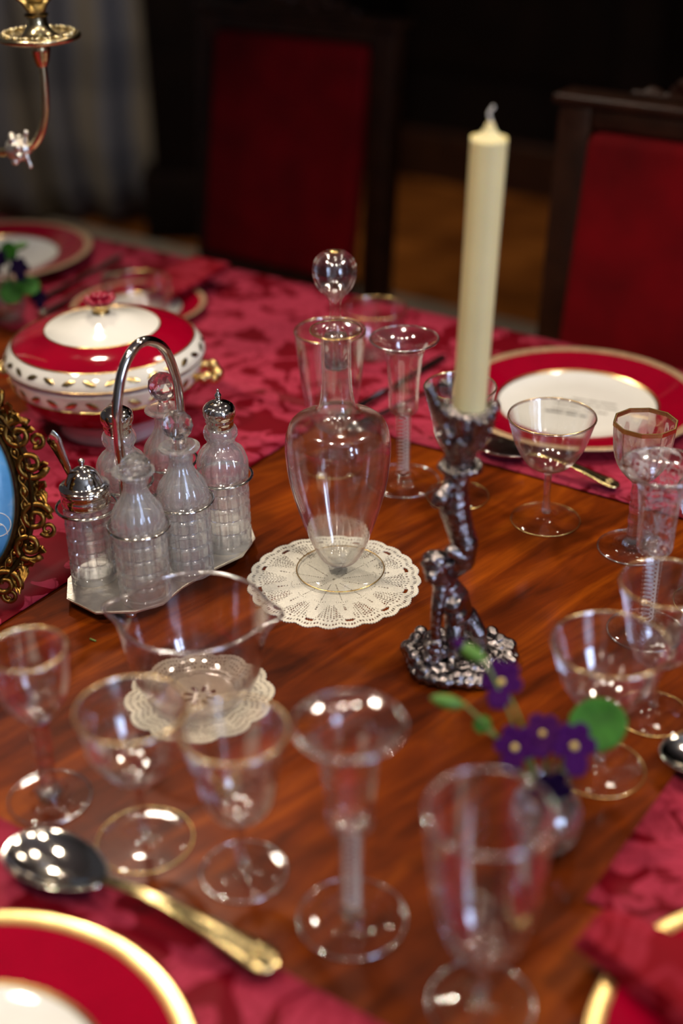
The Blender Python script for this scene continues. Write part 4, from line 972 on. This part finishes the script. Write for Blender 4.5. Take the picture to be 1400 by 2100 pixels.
def leaf(label, foot, center, normal, size, group, rz=0.0):
    t = thing('violet_leaf', label, 'leaf', foot, 0, group); foot, c = Vector(foot), Vector(center); h = c - foot
    nz = Vector(normal).normalized(); q = nz.to_track_quat('Z', 'Y').to_matrix().to_4x4() @ Matrix.Rotation(rz, 4, 'Z')
    V, Fc = [(0, 0, 0)], []; n, m = 40, 5
    for j in range(1, m + 1):
        for i in range(n):
            a = 2 * PI * i / n; r = size * (1 - .12 * math.cos(a) + .02 * math.cos(a * 16)) * (1 - .35 * math.exp(-((a - PI) / .22) ** 2)); u = j / m
            V.append((r * u * math.cos(a), r * u * math.sin(a) * .92, size * (.18 * u * u - .10 * u * abs(math.sin(a * 4))* .35)))
    for i in range(n): Fc.append((0, 1 + i, 1 + (i + 1) % n))
    for j in range(m - 1):
        for i in range(n): a = 1 + j * n; i2 = (i + 1) % n; Fc.append((a + i, a + i2, a + n + i2, a + n + i))
    o = mesh('blade', (V, Fc), 'leaf_green', t); o.matrix_local = Matrix.Translation(h) @ q; s = o.modifiers.new('t', 'SOLIDIFY'); s.thickness = .0005
    edge = h + (q @ Vector((-size * .6, 0, 0))); mesh('stem', tube(spline([(0, 0, 0), edge * .5 + Vector((0, 0, .008)), edge], 6), .0011, 7), 'stem_green', t)
    return t
def bud(label, foot, tip, group, purple=False):
    t = thing('violet_bud', label, 'flower bud', foot, 0, group); h = Vector(tip) - Vector(foot)
    d = Vector((h.x, h.y, 0)).normalized() * .012; tipd = h
    mesh('stem', tube(spline([(0, 0, 0), h * .45 + Vector((0, 0, .014)), h - d * .8], 6), .0011, 7), 'stem_green', t)
    ax = (d + Vector((0, 0, .003))).normalized()
    M = Matrix.Translation(tipd) @ ax.to_track_quat('Z', 'Y').to_matrix().to_4x4()
    mesh('sepals', xf(lathe(smooth_prof([(0, -.011), (.0022, -.010), (.0042, -.005), (.0046, 0), (.0036, .006), (.0012, .0105), (0, .011)], 3), 14), M), 'bud_green', t)
    if purple: mesh('petal_tip', xf(lathe(smooth_prof([(0, .004), (.0034, .005), (.0040, .009), (.0025, .0135), (0, .0145)], 3), 12), M), 'violet_petal', t)
    return t
def bud_vase(label, loc, k=1.0):
    t = thing('bud_vase', label, 'vase', loc, 0, 'small round glass vases'); t.scale = (k, k, k)
    o_ = [(0, 0), (.012, 0), (.0165, .0025), (.0225, .012), (.0250, .0245), (.0225, .0365), (.0150, .0455), (.0115, .0485), (.0125, .0520), (.0155, .0550)]
    mesh('bowl', lathe(shell(smooth_prof(o_, 4), .0022, .005), 64, lambda a, z, i: 1 + .018 * math.cos(a * 22) * (1 if .006 < z < .045 else 0)), 'vase_glass', t)
    mesh('water', lathe(smooth_prof([(0, .0055), (.012, .0055), (.0185, .0120), (.0222, .0245), (.0215, .0300), (0, .0300)], 3), 40), 'solid_glass', t)
    return t
bud_vase('small round glass vase holding violets at the front right', (.1324, .6945, on))
F0 = lambda dx=0.0, dy=0.0: (.1324 + dx, .6945 + dy, T + .040)
GV = 'violets in the front right vase'
up_c = Vector((-.10, -.66, .55))
violet('purple violet facing forward, leftmost of the three in a row', F0(-.003, -.002), (.1085, .688, T + .0885), up_c + Vector((-.15, 0, 0)), .0145, GV)
violet('purple violet in the middle of the row of three, slightly higher', F0(0, .002), (.1272, .698, T + .0905), (-.1, -.5, .75), .0140, GV)
violet('purple violet beside the big round leaf, rightmost of the three', F0(.003, -.002), (.1440, .680, T + .0955), (.05, -.75, .5), .0158, GV)
violet('very dark violet drooping over the rim of the vase', F0(0, -.004), (.1275, .662, T + .0765), (.05, -.9, .05), .0150, GV, dark=True, eye=False)
violet('purple violet on a long stem overlapping the candlestick base', F0(-.004, .003), (.1025, .722, T + .1150), (-.2, -.6, .6), .0150, GV)
leaf('large round green violet leaf at the right of the posy', F0(.006, .001), (.167, .710, T + .0885), (-.15, -.55, .75), .0195, GV, .6)
bud('green nodding bud reaching left from the posy', F0(-.006, 0), (.0650, .700, T + .1170), GV)
bud('nodding bud with purple tip highest above the posy', F0(-.005, .004), (.0825, .730, T + .1340), GV, True)
leaf('small pointed green leaf among the left stems of the posy', F0(-.007, .002), (.0880, .700, T + .0985), (-.3, -.4, .8), .0065, GV, 2.6)
bud_vase('small round glass vase holding violets at the far left edge', (-.4270, 1.676, T + .0045), .95)
F1 = lambda dx=0.0, dy=0.0: (-.4270 + dx, 1.676 + dy, T + .044)
GW = 'violets in the far left vase'
leaf('bright green leaf at the front of the far left posy', F1(.003, -.004), (-.4150, 1.655, T + .0480), (.1, -.8, .6), .0165, GW, 4.2)
leaf('green leaf spreading right from the far left posy', F1(.006, 0), (-.3930, 1.662, T + .0560), (.35, -.5, .75), .0160, GW, .3)
leaf('narrow upright green leaf on top of the far left posy', F1(0, .004), (-.4160, 1.680, T + .0960), (-.3, -.85, .35), .0140, GW, 1.7)
violet('dark violet right of the stems in the far left posy', F1(.004, 0), (-.4030, 1.664, T + .0790), (.3, -.8, .4), .0140, GW, dark=True, eye=False)
violet('dark violet at the very left edge of the far left posy', F1(-.004, 0), (-.4260, 1.662, T + .0900), (-.3, -.8, .4), .0145, GW, dark=True, eye=False)
bud('dark green bud standing above the far left posy', F1(.003, .004), (-.4020, 1.682, T + .1020), GW)
violet('dim violet resting low beside the far left vase', F1(.008, -.002), (-.3830, 1.662, T + .0400), (.4, -.8, .3), .0125, GW, dark=True, eye=False)

# a clipped bit of stalk on the bare wood
tag(mesh('stalk_clipping', tube([(-.2070, .9440, T + .0010), (-.2100, .9455, T + .0013), (-.2125, .9475, T + .0010)], .0008, 6), 'stem_green'), 'tiny clipped green stalk lying on the bare wood', 'clipping')

# ------------------------------------------------------------------ chairs
def chair(label, d, n, crest=True, rz=0.0):
    """origin on the floor below the middle of the back, seat towards -y"""
    t = thing('dining_chair', label, 'chair', DN(d, n, .0122), ANG + rz, 'red upholstered dining chairs')
    rk = .10                                     # rake of the back over its height
    W2 = .215
    def leanbox(x0, x1, y0, y1, z0, z1, bev=.006):
        v, f = box(x0, x1, y0, y1, z0, z1, bev); return [Vector((p.x, p.y + rk * max(0, (p.z - .45)) / .55, p.z)) for p in v], f
    for s in (-1, 1):
        a, b = sorted((s * W2, s * (W2 - .048)))
        mesh('back_post', leanbox(a, b, -.02, .022, 0, .972), 'dark_wood', t, sharp=40)
        mesh('front_leg', lathe(smooth_prof([(0, 0), (.016, 0), (.020, .03), (.014, .06), (.022, .2), (.027, .33), (.02, .36), (.026, .40), (0, .40)], 3), 16), 'dark_wood', t, loc=(s * .2, -.42, .004))
    mesh('top_rail', leanbox(-W2 + .049, W2 - .049, -.02, .022, .945, .972), 'dark_wood', t, sharp=40)
    mesh('top_moulding', leanbox(-W2 - .008, W2 + .008, -.026, .03, .973, .985, .004), 'dark_wood', t, sharp=40)
    mesh('lower_rail', leanbox(-W2 + .049, W2 - .049, -.018, .02, .50, .545), 'dark_wood', t, sharp=40)
    mesh('back_panel', leanbox(-W2 + .050, W2 - .050, -.034, .012, .547, .943, .014), 'velvet', t, sharp=60)
    mesh('seat_frame', box(-.235, .235, -.455, -.022, .385, .43, .006), 'dark_wood', t, sharp=40)
    mesh('seat', box(-.228, .228, -.45, -.024, .431, .485, .022, 3), 'velvet', t, sharp=60)
    if crest:
        bl = []
        r = random.Random(3)
        for i in range(40):
            u = r.uniform(-1, 1); bl.append(((.11 * u, .105 + r.uniform(-.006, .006), 1.004 - .015 + r.random() * .030 * (1 - abs(u) ** 1.5)), r.uniform(.006, .011)))
        for i in range(30): u = -1 + 2 * i / 29; bl.append(((.12 * u, .102, .988), .008))
        lumps('carved_crest', bl, .003, 'dark_wood', t)
    return t
# perpendicular distance and place along the table measured on the top corners
c1 = Vector((-.058, 2.52)); c2 = Vector((.302, 1.857)) + Vector((Dv.x, Dv.y)) * .225
for lab, c in (('dark wood dining chair with red velvet back, left of the candle', c1), ('dark wood dining chair with red velvet back and carved crest at the right', c2)):
    p = Vector((c.x, c.y, 0)); d = p.dot(Dv); n = p.dot(Nv) - .10
    chair(lab, d, n)
